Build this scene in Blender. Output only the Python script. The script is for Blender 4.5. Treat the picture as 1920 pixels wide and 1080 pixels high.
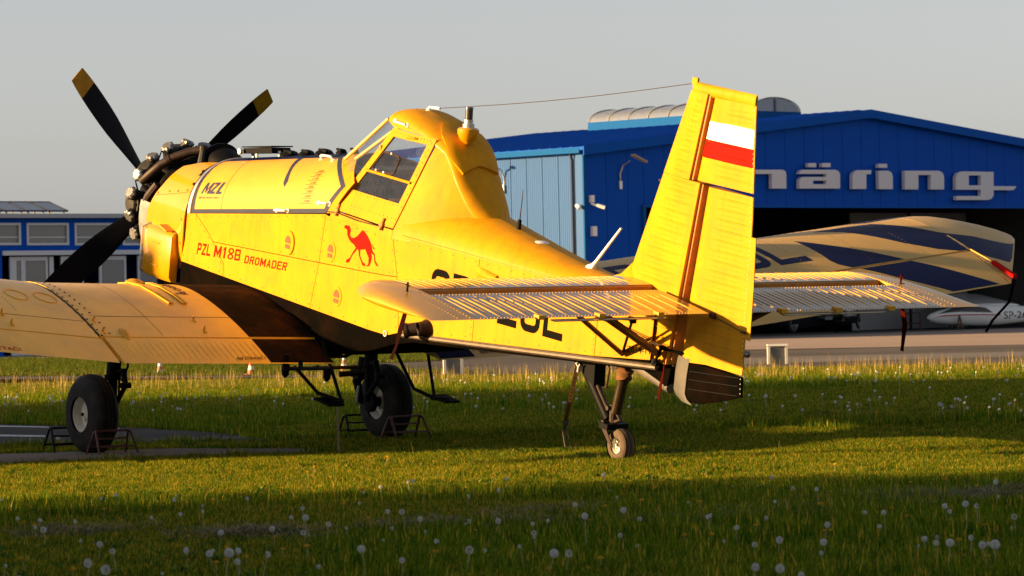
import bpy, bmesh, math, random
import numpy as np
from mathutils import Vector, Matrix, Euler
for o in list(bpy.data.objects): bpy.data.objects.remove(o)
random.seed(7); rng=np.random.default_rng(11)
sc=bpy.context.scene; COL=sc.collection
# ------------------------------------------------------------------ camera, light, exposure
FPX=6530.6; CAM=Vector((-23.991,17.988,1.428)); YAW=-0.6135; PIT=0.003; ROLL=-0.022; AL=0.203
_d=Vector((math.cos(YAW)*math.cos(PIT),math.sin(YAW)*math.cos(PIT),math.sin(PIT)))
_r=Vector((math.sin(YAW),-math.cos(YAW),0)); _u=_r.cross(_d)
RI=math.cos(ROLL)*_r+math.sin(ROLL)*_u; UI=math.cos(ROLL)*_u-math.sin(ROLL)*_r
cd=bpy.data.cameras.new('camera'); cam=bpy.data.objects.new('camera',cd); COL.objects.link(cam)
cd.sensor_width=36; cd.lens=FPX/1920*36; cd.clip_start=.5; cd.clip_end=6000
cd.dof.use_dof=True; cd.dof.focus_distance=33; cd.dof.aperture_fstop=7.1
m=Matrix((RI,UI,-_d)).transposed().to_4x4(); m.translation=CAM; cam.matrix_world=m
sc.camera=cam
SUN=Vector((.456,1.0,.216)).normalized()
w=bpy.data.worlds.new("World"); sc.world=w; w.use_nodes=True
nt=w.node_tree; nt.nodes.clear()
sky=nt.nodes.new('ShaderNodeTexSky'); sky.sky_type='NISHITA'; sky.sun_disc=False
sky.sun_elevation=math.asin(SUN.z); sky.sun_rotation=math.atan2(SUN.x,SUN.y)
sky.air_density=1.0; sky.dust_density=1.2; sky.ozone_density=1.0; sky.altitude=100
hs=nt.nodes.new('ShaderNodeHueSaturation'); hs.inputs['Saturation'].default_value=.28; hs.inputs['Value'].default_value=1.0
bg=nt.nodes.new('ShaderNodeBackground'); bg.inputs[1].default_value=.05
ow=nt.nodes.new('ShaderNodeOutputWorld')
nt.links.new(sky.outputs[0],hs.inputs['Color']); tint=nt.nodes.new('ShaderNodeMix'); tint.data_type='RGBA'; tint.blend_type='MULTIPLY'; tint.inputs[0].default_value=1; tint.inputs[7].default_value=(.985,.98,1.03,1); nt.links.new(hs.outputs[0],tint.inputs[6]); nt.links.new(tint.outputs[2],bg.inputs[0]); nt.links.new(bg.outputs[0],ow.inputs[0])
ld=bpy.data.lights.new('sun','SUN'); ld.energy=5.0; ld.angle=math.radians(.5); ld.color=(1,.64,.27)
sun=bpy.data.objects.new('sun',ld); COL.objects.link(sun); sun.rotation_euler=SUN.to_track_quat('Z','Y').to_euler(); sun.location=(20,60,40)
sc.view_settings.view_transform='Standard'; sc.view_settings.look='None'; sc.view_settings.exposure=1.74; sc.view_settings.gamma=1
sc.view_settings.use_curve_mapping=False
sc.render.engine='CYCLES'; sc.cycles.use_denoising=True; sc.cycles.max_bounces=8; sc.cycles.transparent_max_bounces=12
sc.cycles.caustics_reflective=False; sc.cycles.caustics_refractive=False
# pixel (1920x1080) -> point on the ground (z) / on a body plane Y
def ray(x,y): return _d+RI*((x-960)/FPX)+UI*((540-y)/FPX)
def G(x,y,z=0.0):
    d=ray(x,y); t=(z-CAM.z)/d.z; return CAM+d*t
BX=Vector((math.cos(AL),0,math.sin(AL))); BZ=Vector((-math.sin(AL),0,math.cos(AL)))
def b2w(p): return BX*p[0]+Vector((0,p[1],0))+BZ*p[2]
def w2b(p): p=Vector(p); return Vector((p.dot(BX),p.y,p.dot(BZ)))
def PB(x,y,Y):   # body coords of the point seen at x,y on body plane Y
    d=ray(x,y); t=(Y-CAM.y)/d.y; return w2b(CAM+d*t)
def lerp(x,xs,ys):
    if xs[0]>xs[-1]: xs=xs[::-1]; ys=ys[::-1]
    if x<=xs[0]: return ys[0]
    for i in range(len(xs)-1):
        if x<=xs[i+1]:
            t=(x-xs[i])/(xs[i+1]-xs[i]); return ys[i]+(ys[i+1]-ys[i])*t
    return ys[-1]
def smooth(x,xs,ys):
    # monotone-ish cubic (catmull-rom) through points
    if xs[0]>xs[-1]: xs=xs[::-1]; ys=ys[::-1]
    if x<=xs[0]: return ys[0]
    if x>=xs[-1]: return ys[-1]
    n=len(xs)
    for i in range(n-1):
        if x<=xs[i+1]:
            h=xs[i+1]-xs[i]; t=(x-xs[i])/h
            def sl(k):
                if k==0: return (ys[1]-ys[0])/(xs[1]-xs[0])
                if k==n-1: return (ys[-1]-ys[-2])/(xs[-1]-xs[-2])
                a=(ys[k]-ys[k-1])/(xs[k]-xs[k-1]); b=(ys[k+1]-ys[k])/(xs[k+1]-xs[k])
                return 0 if a*b<=0 else 2*a*b/(a+b)
            m0,m1=sl(i)*h,sl(i+1)*h
            return (2*t**3-3*t*t+1)*ys[i]+(t**3-2*t*t+t)*m0+(-2*t**3+3*t*t)*ys[i+1]+(t**3-t*t)*m1
def wX(X): return lerp(X,[-1.0,-.6,3.2,6.8],[.05,.09,.58,.58])
def side_map(X,Z): return (X,wX(X),Z)
def zl(X): return 1.03+(6.66-X)*.172
def zt(X): return 1.929+(4.75-X)*.181
def hop_map(X,t):
    a=min(max(t,0),1)*math.pi/2; n=2.2; b=zl(X)
    c,s=max(math.cos(a),0),math.sin(a)
    return (X,.58*c**(2/n),b+(zt(X)-b)*s**(2/n))
AX=.94; CR=.605
def cowl_map(X,th):
    c,s=math.cos(th),max(math.sin(th),0)
    if c>=0: return (X,CR*s,AX+CR*c)
    e=2/3.2
    return (X,CR*s**e,AX-.66*abs(c)**e)
def spine(X): return smooth(X,[-.2,.134,.59,1.12,1.79,2.4,3.0],[1.545,1.55,1.566,1.621,1.711,1.79,1.84])
def deck_map(X,t):
    a=t*math.pi/2; w=wX(X)+.004
    return (X,w*math.cos(a),1.45+(spine(X)-1.45)*math.sin(a))
def door_map(X,Z): 
    return (X,wX(X)-max(Z-1.46,0)*.13,Z)
# cabin + headrest fairing: section by X
def cab_top(X): return smooth(X,[1.94,1.97,2.14,2.30,2.44,2.54,2.62,2.71,2.84,3.02,3.25,3.46,3.62,3.8],[1.60,1.66,1.77,1.92,2.06,2.17,2.25,2.345,2.41,2.475,2.525,2.553,2.535,2.5])
def cab_w(X): return smooth(X,[1.94,2.1,2.3,2.5,2.8,3.2,4.2],[.02,.17,.34,.45,.535,.58,.58])
def cab_zs(X):
    return max(cab_top(X)-lerp(X,[1.95,2.3,2.65,3.4],[.08,.13,.10,.12]),1.47)
def cab_k(X): return lerp(X,[1.95,2.2,2.5,2.85,3.2],[2.2,1.25,.80,.56,.50])
def cab_half(X,Z):
    w=cab_w(X); return max(w*(1-cab_k(X)*max(Z-1.46,0)),.012)
def cabside_map(X,Z): return (X,cab_half(X,Z),Z)
def cab_map(X,t):
    top=cab_top(X); zs=min(cab_zs(X),top-.02)
    if t<.6:
        z=1.44+(zs-1.44)*t/.6; return (X,cab_half(X,z),z)
    ys=cab_half(X,zs); a=(t-.6)/.4*math.pi/2; n=lerp(X,[2.3,2.8],[2.0,2.3])
    return (X,ys*max(math.cos(a),0)**(2/n),zs+(top-zs)*math.sin(a)**(2/n))
# wing
XTE=3.7; CH=2.35; INC=math.radians(4.1); YJ=2.8; DIH=math.tan(math.radians(6.3)); ZTE=.165
def w_xle(Y):
    y=abs(Y); return XTE+CH if y<8.15 else lerp(y,[8.15,8.3,8.42,9.1],[XTE+CH,XTE+CH-.03,XTE+CH-.13,XTE+1.40])
def w_xte(Y):
    y=abs(Y); return XTE if y<7.9 else lerp(y,[7.9,9.12],[XTE,XTE+1.3])
def naca(x,t=.16,m=.042,p=.4):
    x=min(max(x,0),1)
    yt=5*t*(.2969*math.sqrt(x)-.126*x-.3516*x*x+.2843*x**3-.1036*x**4)
    yc=m/p**2*(2*p*x-x*x) if x<p else m/(1-p)**2*((1-2*p)+2*p*x-x*x)
    return yc,yt
def wing_map(u,Y,up=1):
    xl,xt=w_xle(Y),w_xte(Y); y=abs(Y)
    X0=xl+(xt-xl)*u               # along chord line (flat)
    ub=(XTE+CH-X0)/CH             # position in base airfoil
    yc,yt=naca(u); ybc,_=naca(ub)
    f=(xl-xt)/CH
    sc=f**.6
    h=ybc*CH*sc+up*yt*CH*sc
    d=X0-XTE
    z=ZTE+max(0,y-YJ)*DIH+(min(y,YJ)-2.4)*.03
    return (XTE+d*math.cos(INC)-h*math.sin(INC),Y,z+d*math.sin(INC)+h*math.cos(INC))
# tailplane
def tp_map(u,Y,up=1):
    y=abs(Y); xl=.34; 
    xt=-1.17
    if y>2.45:
        k=(y-2.45)/.45; xl=.34-.5*k**2.2*1.0
    x=xl+(xt-xl)*u
    _,yt=naca(u,.105)
    return (x,Y,1.535+up*yt*1.5*(1 if y<2.4 else max(.15,(1-((y-2.4)/.52)**2))**.5 if y<2.9 else .2))
def fin_le(Z): return lerp(Z,[1.55,3.363],[.16,-.483])
def fin_te(Z): return lerp(Z,[.7,3.372],[-1.56,-1.322])
# ------------------------------------------------------------------ materials
def node(nt,t,**k):
    n=nt.nodes.new(t)
    for a,b in k.items(): setattr(n,a,b)
    return n
def mat(name,col,rough=.5,metal=0,coat=0,coat_r=.06,var=.12,vs=6,bump=0,bs=60,streak=0,dirt=None,dirt_amt=0,dirt_scale=2.5,spec=.5,trans=0,rvar=.1):
    m=bpy.data.materials.new(name); m.use_nodes=True; nt=m.node_tree; L=nt.links
    b=nt.nodes['Principled BSDF']
    tc=node(nt,'ShaderNodeTexCoord')
    n1=node(nt,'ShaderNodeTexNoise'); n1.inputs['Scale'].default_value=vs; n1.inputs['Detail'].default_value=6; n1.inputs['Roughness'].default_value=.62
    L.new(tc.outputs['Object'],n1.inputs['Vector'])
    cr=node(nt,'ShaderNodeMapRange'); cr.inputs['From Min'].default_value=.3; cr.inputs['From Max'].default_value=.7
    cr.inputs['To Min'].default_value=1-var; cr.inputs['To Max'].default_value=1+var*.6
    L.new(n1.outputs['Fac'],cr.inputs['Value'])
    mx=node(nt,'ShaderNodeMix',data_type='RGBA',blend_type='MULTIPLY'); mx.inputs[0].default_value=1
    mx.inputs[6].default_value=(*col,1); L.new(cr.outputs[0],mx.inputs[7])
    out=mx.outputs[2]
    if streak:
        mp=node(nt,'ShaderNodeMapping'); mp.inputs['Scale'].default_value=(14,14,.9); L.new(tc.outputs['Object'],mp.inputs[0])
        n2=node(nt,'ShaderNodeTexNoise'); n2.inputs['Scale'].default_value=1; n2.inputs['Detail'].default_value=5; L.new(mp.outputs[0],n2.inputs['Vector'])
        r2=node(nt,'ShaderNodeMapRange'); r2.inputs['From Min'].default_value=.5; r2.inputs['From Max'].default_value=.78; r2.inputs['To Max'].default_value=streak
        L.new(n2.outputs['Fac'],r2.inputs['Value'])
        m2=node(nt,'ShaderNodeMix',data_type='RGBA'); L.new(r2.outputs[0],m2.inputs[0]); L.new(out,m2.inputs[6]); m2.inputs[7].default_value=(*[c*.5 for c in col],1)
        out=m2.outputs[2]
    if dirt:
        n3=node(nt,'ShaderNodeTexNoise'); n3.inputs['Scale'].default_value=dirt_scale; n3.inputs['Detail'].default_value=8; n3.inputs['Roughness'].default_value=.7
        L.new(tc.outputs['Object'],n3.inputs['Vector'])
        r3=node(nt,'ShaderNodeMapRange'); r3.inputs['From Min'].default_value=.45; r3.inputs['From Max'].default_value=.72; r3.inputs['To Max'].default_value=dirt_amt
        L.new(n3.outputs['Fac'],r3.inputs['Value'])
        m3=node(nt,'ShaderNodeMix',data_type='RGBA'); L.new(r3.outputs[0],m3.inputs[0]); L.new(out,m3.inputs[6]); m3.inputs[7].default_value=(*dirt,1)
        out=m3.outputs[2]
    L.new(out,b.inputs['Base Color'])
    rr=node(nt,'ShaderNodeMapRange'); rr.inputs['To Min'].default_value=max(rough-rvar,.02); rr.inputs['To Max'].default_value=min(rough+rvar,1)
    L.new(n1.outputs['Fac'],rr.inputs['Value']); L.new(rr.outputs[0],b.inputs['Roughness'])
    b.inputs['Metallic'].default_value=metal; b.inputs['Coat Weight'].default_value=coat; b.inputs['Coat Roughness'].default_value=coat_r
    b.inputs['Specular IOR Level'].default_value=spec
    if trans: b.inputs['Transmission Weight'].default_value=trans
    if bump:
        nb=node(nt,'ShaderNodeTexNoise'); nb.inputs['Scale'].default_value=bs; nb.inputs['Detail'].default_value=4; L.new(tc.outputs['Object'],nb.inputs['Vector'])
        bp=node(nt,'ShaderNodeBump'); bp.inputs['Strength'].default_value=bump; bp.inputs['Distance'].default_value=.01
        L.new(nb.outputs['Fac'],bp.inputs['Height']); L.new(bp.outputs[0],b.inputs['Normal'])
    return m
YEL=(.58,.262,.0015); CREAM=(.88,.52,.05)
M=dict(
 creamR=mat('far_wing_cream_as_lit',(.50,.31,.085),.5,spec=.3,coat=.15,coat_r=.2,var=.10,vs=2,dirt=(.30,.19,.06),dirt_amt=.4,dirt_scale=1.6),  # second copy of the wing cream; far wing's light is put into the colour
 yellow=mat('yellow_paint',YEL,.6,coat=.07,coat_r=.25,spec=.10,var=.12,vs=2.2,streak=.34,bump=.04,bs=5,dirt=(.26,.14,.02),dirt_amt=.36,dirt_scale=4),
 gloss=mat('glossy_yellow',(.58,.265,.0015),.28,coat=1,coat_r=.03,var=.05,vs=3),
 lid=mat('hopper_yellow',(.60,.275,.005),.5,coat=.2,coat_r=.2,var=.10,vs=3,streak=.15,dirt=(.40,.24,.04),dirt_amt=.2),
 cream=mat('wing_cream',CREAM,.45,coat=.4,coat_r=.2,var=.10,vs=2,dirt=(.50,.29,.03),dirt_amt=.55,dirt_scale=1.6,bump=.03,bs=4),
 tail=mat('tailplane_sky_greyed',(.23,.175,.085),.36,coat=1,coat_r=.10,var=.12,vs=5,dirt=(.3,.24,.12),dirt_amt=.4,dirt_scale=4),  # yellow skin greyed; grazing sky reflection is put into the base colour
 rib=mat('rib_yellow',(.64,.32,.008),.5,var=.1),
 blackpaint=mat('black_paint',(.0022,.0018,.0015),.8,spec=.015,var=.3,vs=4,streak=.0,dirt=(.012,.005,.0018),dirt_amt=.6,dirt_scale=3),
 walk=mat('walkway_black',(.007,.005,.004),.85,var=.3,vs=9,dirt=(.06,.020,.005),dirt_amt=.75,dirt_scale=2.6,bump=.4,bs=120,spec=.04),
 walkblue=mat('walkway_navy',(.004,.006,.022),.8,var=.2,spec=.06,bump=.3,bs=120),
 navy=mat('navy_paint',(.002,.006,.045),.5,spec=.10,var=.15,vs=4),
 trim=mat('slate_trim',(.020,.026,.055),.5,spec=.25,var=.15,vs=8),
 tip=mat('tailplane_tip_yellow',(.56,.29,.006),.38,coat=.5,coat_r=.12,var=.1,vs=5),
 dullalu=mat('dull_aluminium',(.085,.08,.075),.65,metal=.1,var=.25,vs=8,dirt=(.14,.10,.06),dirt_amt=.5),
 rimalu=mat('cowl_rim_alu',(.20,.20,.20),.5,metal=.6,var=.25,vs=6),
 riblight=mat('rib_light_yellow',(.85,.52,.06),.5,var=.06),
 red=mat('red_paint',(.42,.006,.002),.6,spec=.03,var=.06),
 white=mat('white_paint',(.82,.80,.74),.4,coat=.3,var=.04),
 ink=mat('black_lettering',(.002,.0018,.0015),.7,spec=.04,var=.1),
 brownink=mat('brown_lettering',(.10,.045,.02),.6,var=.1),
 seam=mat('seam_dark',(.05,.028,.008),.8,var=.2),
 screw=mat('screw_heads',(.24,.13,.03),.5,metal=.3,var=.4,vs=30),
 orange=mat('spar_orange',(.50,.19,.02),.6,var=.25,vs=6,dirt=(.1,.05,.02),dirt_amt=.6,dirt_scale=12),
 brownstrut=mat('brown_strut',(.13,.045,.014),.45,coat=.2,var=.2,vs=8),
 alu=mat('bare_aluminium',(.62,.62,.62),.38,metal=.85,var=.12,vs=8,bump=.05,bs=20,dirt=(.25,.2,.15),dirt_amt=.4),
 steel=mat('dull_steel_tube',(.11,.09,.07),.45,metal=.5,var=.3,vs=10,dirt=(.12,.07,.04),dirt_amt=.6,dirt_scale=8),
 black=mat('black_metal',(.004,.004,.0045),.55,spec=.08,var=.3,vs=14),
 dark=mat('dark_cavity',(.006,.006,.006),.9,var=.1,spec=.1),
 blade=mat('propeller_black',(.003,.003,.005),.6,spec=.06,var=.25,vs=9),
 bladetip=mat('propeller_tip',(.30,.165,.006),.6,spec=.1,var=.25,vs=12),
 fin=mat('cylinder_iron',(.018,.016,.014),.6,metal=.3,var=.4,vs=25),
 cover=mat('rocker_cover_alu',(.22,.22,.23),.5,metal=.7,var=.25,vs=30,dirt=(.06,.05,.04),dirt_amt=.6,dirt_scale=18),
 exhaust=mat('exhaust_brown',(.028,.014,.010),.55,metal=.4,var=.4,vs=12),
 tyre=mat('tyre_rubber',(.012,.012,.0125),.75,var=.3,vs=20,bump=.15,bs=80,dirt=(.06,.05,.04),dirt_amt=.4,dirt_scale=9,spec=.2),
 tyrebrown=mat('tail_tyre_rubber',(.10,.07,.05),.85,var=.3,vs=18,bump=.2,bs=60,spec=.2),
 rim=mat('rim_cream',(.62,.60,.52),.45,var=.1,vs=12,dirt=(.2,.17,.12),dirt_amt=.4,dirt_scale=12),
 canvas=mat('brown_canvas',(.16,.075,.032),.9,var=.3,vs=12,bump=.5,bs=35,spec=.1),
 rust=mat('rusty_strap',(.20,.085,.04),.7,var=.4,vs=30,metal=.2),
 chock=mat('chock_dark_red',(.07,.008,.005),.5,var=.4,vs=12),
 ribbon=mat('red_ribbon',(.045,.003,.002),.9,spec=.03,var=.2),
 ribbondark=mat('dark_ribbon',(.012,.003,.003),.9,spec=.02,var=.2),
 portbrown=mat('port_interior',(.20,.045,.003),.7,var=.2),
 grey=mat('grey_interior',(.085,.09,.095),.7,var=.3,vs=6),
 seat=mat('seat_dark',(.03,.03,.033),.8,var=.2),
 wire=mat('cable_brown',(.06,.035,.025),.7,spec=.1),
 beacon=mat('beacon_dark',(.05,.045,.04),.3,coat=.6),
)
def glass(name,tint,mix):
    m=bpy.data.materials.new(name); m.use_nodes=True; nt=m.node_tree; nt.nodes.clear(); L=nt.links
    o=node(nt,'ShaderNodeOutputMaterial'); tr=node(nt,'ShaderNodeBsdfTransparent'); tr.inputs[0].default_value=(*tint,1)
    gl=node(nt,'ShaderNodeBsdfGlossy'); gl.inputs['Roughness'].default_value=.04
    df=node(nt,'ShaderNodeBsdfDiffuse'); df.inputs[0].default_value=(.55,.53,.48,1)
    lw=node(nt,'ShaderNodeLayerWeight'); lw.inputs[0].default_value=.5
    pw=node(nt,'ShaderNodeMath',operation='POWER'); pw.inputs[1].default_value=5; L.new(lw.outputs['Facing'],pw.inputs[0])
    fr=node(nt,'ShaderNodeMath',operation='MULTIPLY_ADD'); fr.inputs[1].default_value=.8; fr.inputs[2].default_value=.035; L.new(pw.outputs[0],fr.inputs[0])
    tc=node(nt,'ShaderNodeTexCoord'); ns=node(nt,'ShaderNodeTexNoise'); ns.inputs['Scale'].default_value=9; ns.inputs['Detail'].default_value=9; ns.inputs['Roughness'].default_value=.8
    L.new(tc.outputs['Object'],ns.inputs['Vector'])
    mr=node(nt,'ShaderNodeMapRange'); mr.inputs['From Min'].default_value=.45; mr.inputs['From Max'].default_value=.8; mr.inputs['To Min'].default_value=mix*.5; mr.inputs['To Max'].default_value=mix*2.5
    L.new(ns.outputs['Fac'],mr.inputs['Value'])
    a=node(nt,'ShaderNodeMixShader'); L.new(fr.outputs[0],a.inputs[0]); L.new(tr.outputs[0],a.inputs[1]); L.new(gl.outputs[0],a.inputs[2])
    b=node(nt,'ShaderNodeMixShader'); L.new(mr.outputs[0],b.inputs[0]); L.new(a.outputs[0],b.inputs[1]); L.new(df.outputs[0],b.inputs[2])
    L.new(b.outputs[0],o.inputs[0]); return m
M['glass']=glass('dusty_perspex',(.93,.95,.97),.012)
# ------------------------------------------------------------------ mesh helpers
class MB:
    def __init__(s): s.v=[]; s.f=[]; s.m=[]; s.k=0
    def add(s,vs,fs):
        o=len(s.v); s.v+= [tuple(v) for v in vs]; s.f+=[tuple(i+o for i in f) for f in fs]; s.m+=[s.k]*len(fs); return s
    def box(s,c,sz,R=None):
        c=Vector(c); h=[x/2 for x in sz]; vs=[]
        for x in(-1,1):
            for y in(-1,1):
                for z in(-1,1):
                    p=Vector((x*h[0],y*h[1],z*h[2]))
                    if R is not None: p=R@p
                    vs.append(c+p)
        return s.add(vs,[(0,1,3,2),(4,6,7,5),(0,4,5,1),(2,3,7,6),(0,2,6,4),(1,5,7,3)])
    def ring(s,pts,rs,n=10,caps=True,up=None,sq=None):
        pts=[Vector(p) for p in pts]; N=len(pts)
        if not hasattr(rs,'__len__'): rs=[rs]*N
        vs=[]; fs=[]; pu=None
        for i,p in enumerate(pts):
            if i==0: d=pts[1]-p
            elif i==N-1: d=p-pts[i-1]
            else: d=(pts[i+1]-p).normalized()+(p-pts[i-1]).normalized()
            if d.length<1e-9: d=Vector((0,0,1))
            d.normalize()
            if pu is None:
                a=Vector((0,0,1)) if abs(d.z)<.9 else Vector((1,0,0)); u=d.cross(a).normalized()
            else:
                u=(pu-d*pu.dot(d)); u=u.normalized() if u.length>1e-6 else d.orthogonal().normalized()
            pu=u; v=d.cross(u)
            for k in range(n):
                t=2*math.pi*(k+.5)/n; vs.append(p+(u*math.cos(t)+v*math.sin(t))*rs[i])
        for i in range(N-1):
            for k in range(n):
                a=i*n+k; b=i*n+(k+1)%n; fs.append((a,b,b+n,a+n))
        if caps: fs.append(tuple(range(n-1,-1,-1))); fs.append(tuple((N-1)*n+k for k in range(n)))
        return s.add(vs,fs)
    tube=ring
    def lathe(s,o,d,prof,n=20,caps=True):
        o=Vector(o); d=Vector(d).normalized()
        u=d.orthogonal().normalized(); v=d.cross(u); vs=[]; fs=[]
        for (x,r) in prof:
            for k in range(n):
                t=2*math.pi*k/n; vs.append(o+d*x+(u*math.cos(t)+v*math.sin(t))*r)
        for i in range(len(prof)-1):
            for k in range(n):
                a=i*n+k; b=i*n+(k+1)%n; fs.append((a,b,b+n,a+n))
        if caps: fs.append(tuple(range(n-1,-1,-1))); fs.append(tuple((len(prof)-1)*n+k for k in range(n)))
        return s.add(vs,fs)
    def loft(s,secs,closed=True,caps=True):
        n=len(secs[0]); vs=[p for q in secs for p in q]; fs=[]
        for i in range(len(secs)-1):
            for k in range(n if closed else n-1):
                a=i*n+k; b=i*n+(k+1)%n; fs.append((a,b,b+n,a+n))
        if caps and closed: fs.append(tuple(range(n-1,-1,-1))); fs.append(tuple((len(secs)-1)*n+k for k in range(n)))
        return s.add(vs,fs)
    def prism(s,poly,f0,f1):   # poly list of 2d; f0,f1 map 2d->3d
        n=len(poly); vs=[f0(*p) for p in poly]+[f1(*p) for p in poly]
        fs=[tuple(range(n-1,-1,-1)),tuple(range(n,2*n))]+[(i,(i+1)%n,n+(i+1)%n,n+i) for i in range(n)]
        return s.add(vs,fs)
    def obj(s,name,mt,parent=None,smooth=True,angle=35,kind=None,label=None):
        me=bpy.data.meshes.new(name); me.from_pydata(s.v,[],s.f)
        ms=mt if isinstance(mt,(list,tuple)) else [mt]
        for m_ in ms: me.materials.append(m_)
        if len(ms)>1: me.polygons.foreach_set('material_index',s.m)
        fix(me,smooth,angle)
        return link(name,me,parent,kind,label)
def fix(me,smooth=True,angle=35):
    bm=bmesh.new(); bm.from_mesh(me); bmesh.ops.recalc_face_normals(bm,faces=bm.faces)
    if smooth:
        a=math.radians(angle)
        for e in bm.edges:
            e.smooth = len(e.link_faces)==2 and e.calc_face_angle(0)<a
        for f in bm.faces: f.smooth=True
    bm.to_mesh(me); bm.free(); me.update()
def link(name,me,parent=None,kind=None,label=None):
    o=bpy.data.objects.new(name,me); COL.objects.link(o)
    if parent is not None: o.parent=parent
    if kind: o['kind']=kind
    if label: o['label']=label
    return o
def empty(name,loc=(0,0,0),rot=(0,0,0),label=None,cat=None,group=None):
    o=bpy.data.objects.new(name,None); COL.objects.link(o); o.location=loc; o.rotation_euler=rot; o.empty_display_size=.2
    tag(o,label,cat,group); return o
def tag(o,label=None,cat=None,group=None,kind=None):
    if label: o['label']=label
    if cat: o['category']=cat
    if group: o['group']=group
    if kind: o['kind']=kind
    return o
def nrm(fm,u,v,e=2e-3):
    p=Vector(fm(u,v)); a=Vector(fm(u+e,v))-Vector(fm(u-e,v)); b=Vector(fm(u,v+e))-Vector(fm(u,v-e))
    n=a.cross(b); return p,(n.normalized() if n.length>1e-12 else Vector((0,0,1)))
def bm_poly(polys):
    bm=bmesh.new()
    for poly in polys:
        vs=[bm.verts.new((p[0],p[1],0)) for p in poly]; f=bm.faces.new(vs); f.normal_update()
    bmesh.ops.triangulate(bm,faces=bm.faces[:],ngon_method='EAR_CLIP'); return bm
def text_bm(txt,size=1.0,shear=0,space=1.0,bold=0):
    c=bpy.data.curves.new('t','FONT'); c.body=txt; c.size=size; c.shear=shear; c.space_character=space; c.offset=bold; c.resolution_u=3
    o=bpy.data.objects.new('t',c); COL.objects.link(o); me=bpy.data.meshes.new_from_object(o)
    bm=bmesh.new(); bm.from_mesh(me); bpy.data.objects.remove(o); bpy.data.curves.remove(c); bpy.data.meshes.remove(me)
    return bm
def fit_bm(bm,x0,y0,x1,y1,flip=False):
    xs=[v.co.x for v in bm.verts]; ys=[v.co.y for v in bm.verts]; a,b=min(xs),max(xs); c,d=min(ys),max(ys)
    for v in bm.verts:
        v.co.x=x0+(v.co.x-a)/(b-a)*(x1-x0); v.co.y=y0+(v.co.y-c)/(d-c)*(y1-y0)
    return bm
def drape(name,src,fm,mt,parent=None,h=.003,th=.003,cu=None,cv=None,out=None,smooth=True,xf=None,kind=None,label=None,mirror=False):
    """src: polygons or bmesh in (u,v); mapped on surface fm, top h above it, th thick; out: reference direction of the outside"""
    bm=src if isinstance(src,bmesh.types.BMesh) else bm_poly(src)
    if xf:
        for v in bm.verts: a,b=xf(v.co.x,v.co.y); v.co=(a,b,0)
    for cuts,nv in ((cu,(1,0,0)),(cv,(0,1,0))):
        if cuts is None: continue
        lo=min((v.co.x if nv[0] else v.co.y) for v in bm.verts); hi=max((v.co.x if nv[0] else v.co.y) for v in bm.verts)
        if not hasattr(cuts,'__len__'):
            n=int((hi-lo)/cuts); cuts=[lo+(i+1)*(hi-lo)/(n+1) for i in range(n)]
        for c in cuts:
            if lo+1e-6<c<hi-1e-6:
                bmesh.ops.bisect_plane(bm,geom=bm.verts[:]+bm.edges[:]+bm.faces[:],plane_co=(nv[0]*c,nv[1]*c,0),plane_no=nv,dist=1e-6)
    bmesh.ops.dissolve_degenerate(bm,dist=1e-6,edges=bm.edges[:])
    vs=list(bm.verts); idx={v:i for i,v in enumerate(vs)}; top=[];bot=[]
    sgn=-1 if mirror else 1
    for v in vs:
        p,n=nrm(fm,v.co.x,v.co.y)
        if out is not None:
            od=out(p) if callable(out) else Vector(out)
            if n.dot(od)<0: n=-n
        a=p+n*h; b=p+n*(h-th)
        top.append((a.x,sgn*a.y,a.z)); bot.append((b.x,sgn*b.y,b.z))
    N=len(vs); fs=[]
    for f in bm.faces:
        ii=[idx[v] for v in f.verts]; fs.append(tuple(ii)); fs.append(tuple(i+N for i in reversed(ii)))
    for e in bm.edges:
        if len(e.link_faces)==1:
            l=e.link_loops[0]; a=idx[l.vert]; b=idx[l.link_loop_next.vert]; fs.append((b,a,a+N,b+N))
    bm.free()
    me=bpy.data.meshes.new(name); me.from_pydata(top+bot,[],fs); me.materials.append(mt); fix(me,smooth,40)
    return link(name,me,parent,kind,label)
def rect(a,b,c,d): return [(a,c),(b,c),(b,d),(a,d)]
def inset_poly(p,d):
    n=len(p); A=sum(p[i][0]*p[(i+1)%n][1]-p[(i+1)%n][0]*p[i][1] for i in range(n)); s=1 if A>0 else -1; L=[]
    for i in range(n):
        a,b=Vector(p[i]).to_2d(),Vector(p[(i+1)%n]).to_2d(); e=(b-a).normalized(); nn=Vector((-e.y,e.x))*s*d; L.append((a+nn,e))
    out=[]
    for i in range(n):
        (p0,e0),(p1,e1)=L[i-1],L[i]; cr=e0.x*e1.y-e0.y*e1.x
        if abs(cr)<1e-6: out.append(tuple(p1)); continue
        t=((p1-p0).x*e1.y-(p1-p0).y*e1.x)/cr; out.append(tuple(p0+e0*t))
    return out
# ------------------------------------------------------------------ the airplane (body axes: X forward, Y left, Z up; origin at the tail wheel contact)
AIR=empty('airplane',(0,0,0),(0,-AL,0),'yellow single-engine crop duster with black propeller parked on its tail wheel on the grass','airplane')
OUTL=lambda p:(0,1,0)
def arr(a,b,n): return [a+(b-a)*i/(n-1) for i in range(n)]
def bil(c):   # unit square -> quad (bl,br,tr,tl)
    def f(x,y):
        return tuple((1-x)*(1-y)*c[0][k]+x*(1-y)*c[1][k]+x*y*c[2][k]+(1-x)*y*c[3][k] for k in(0,1))
    return f
def flat(fm):
    return lambda u,v: fm(u,v)
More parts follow.
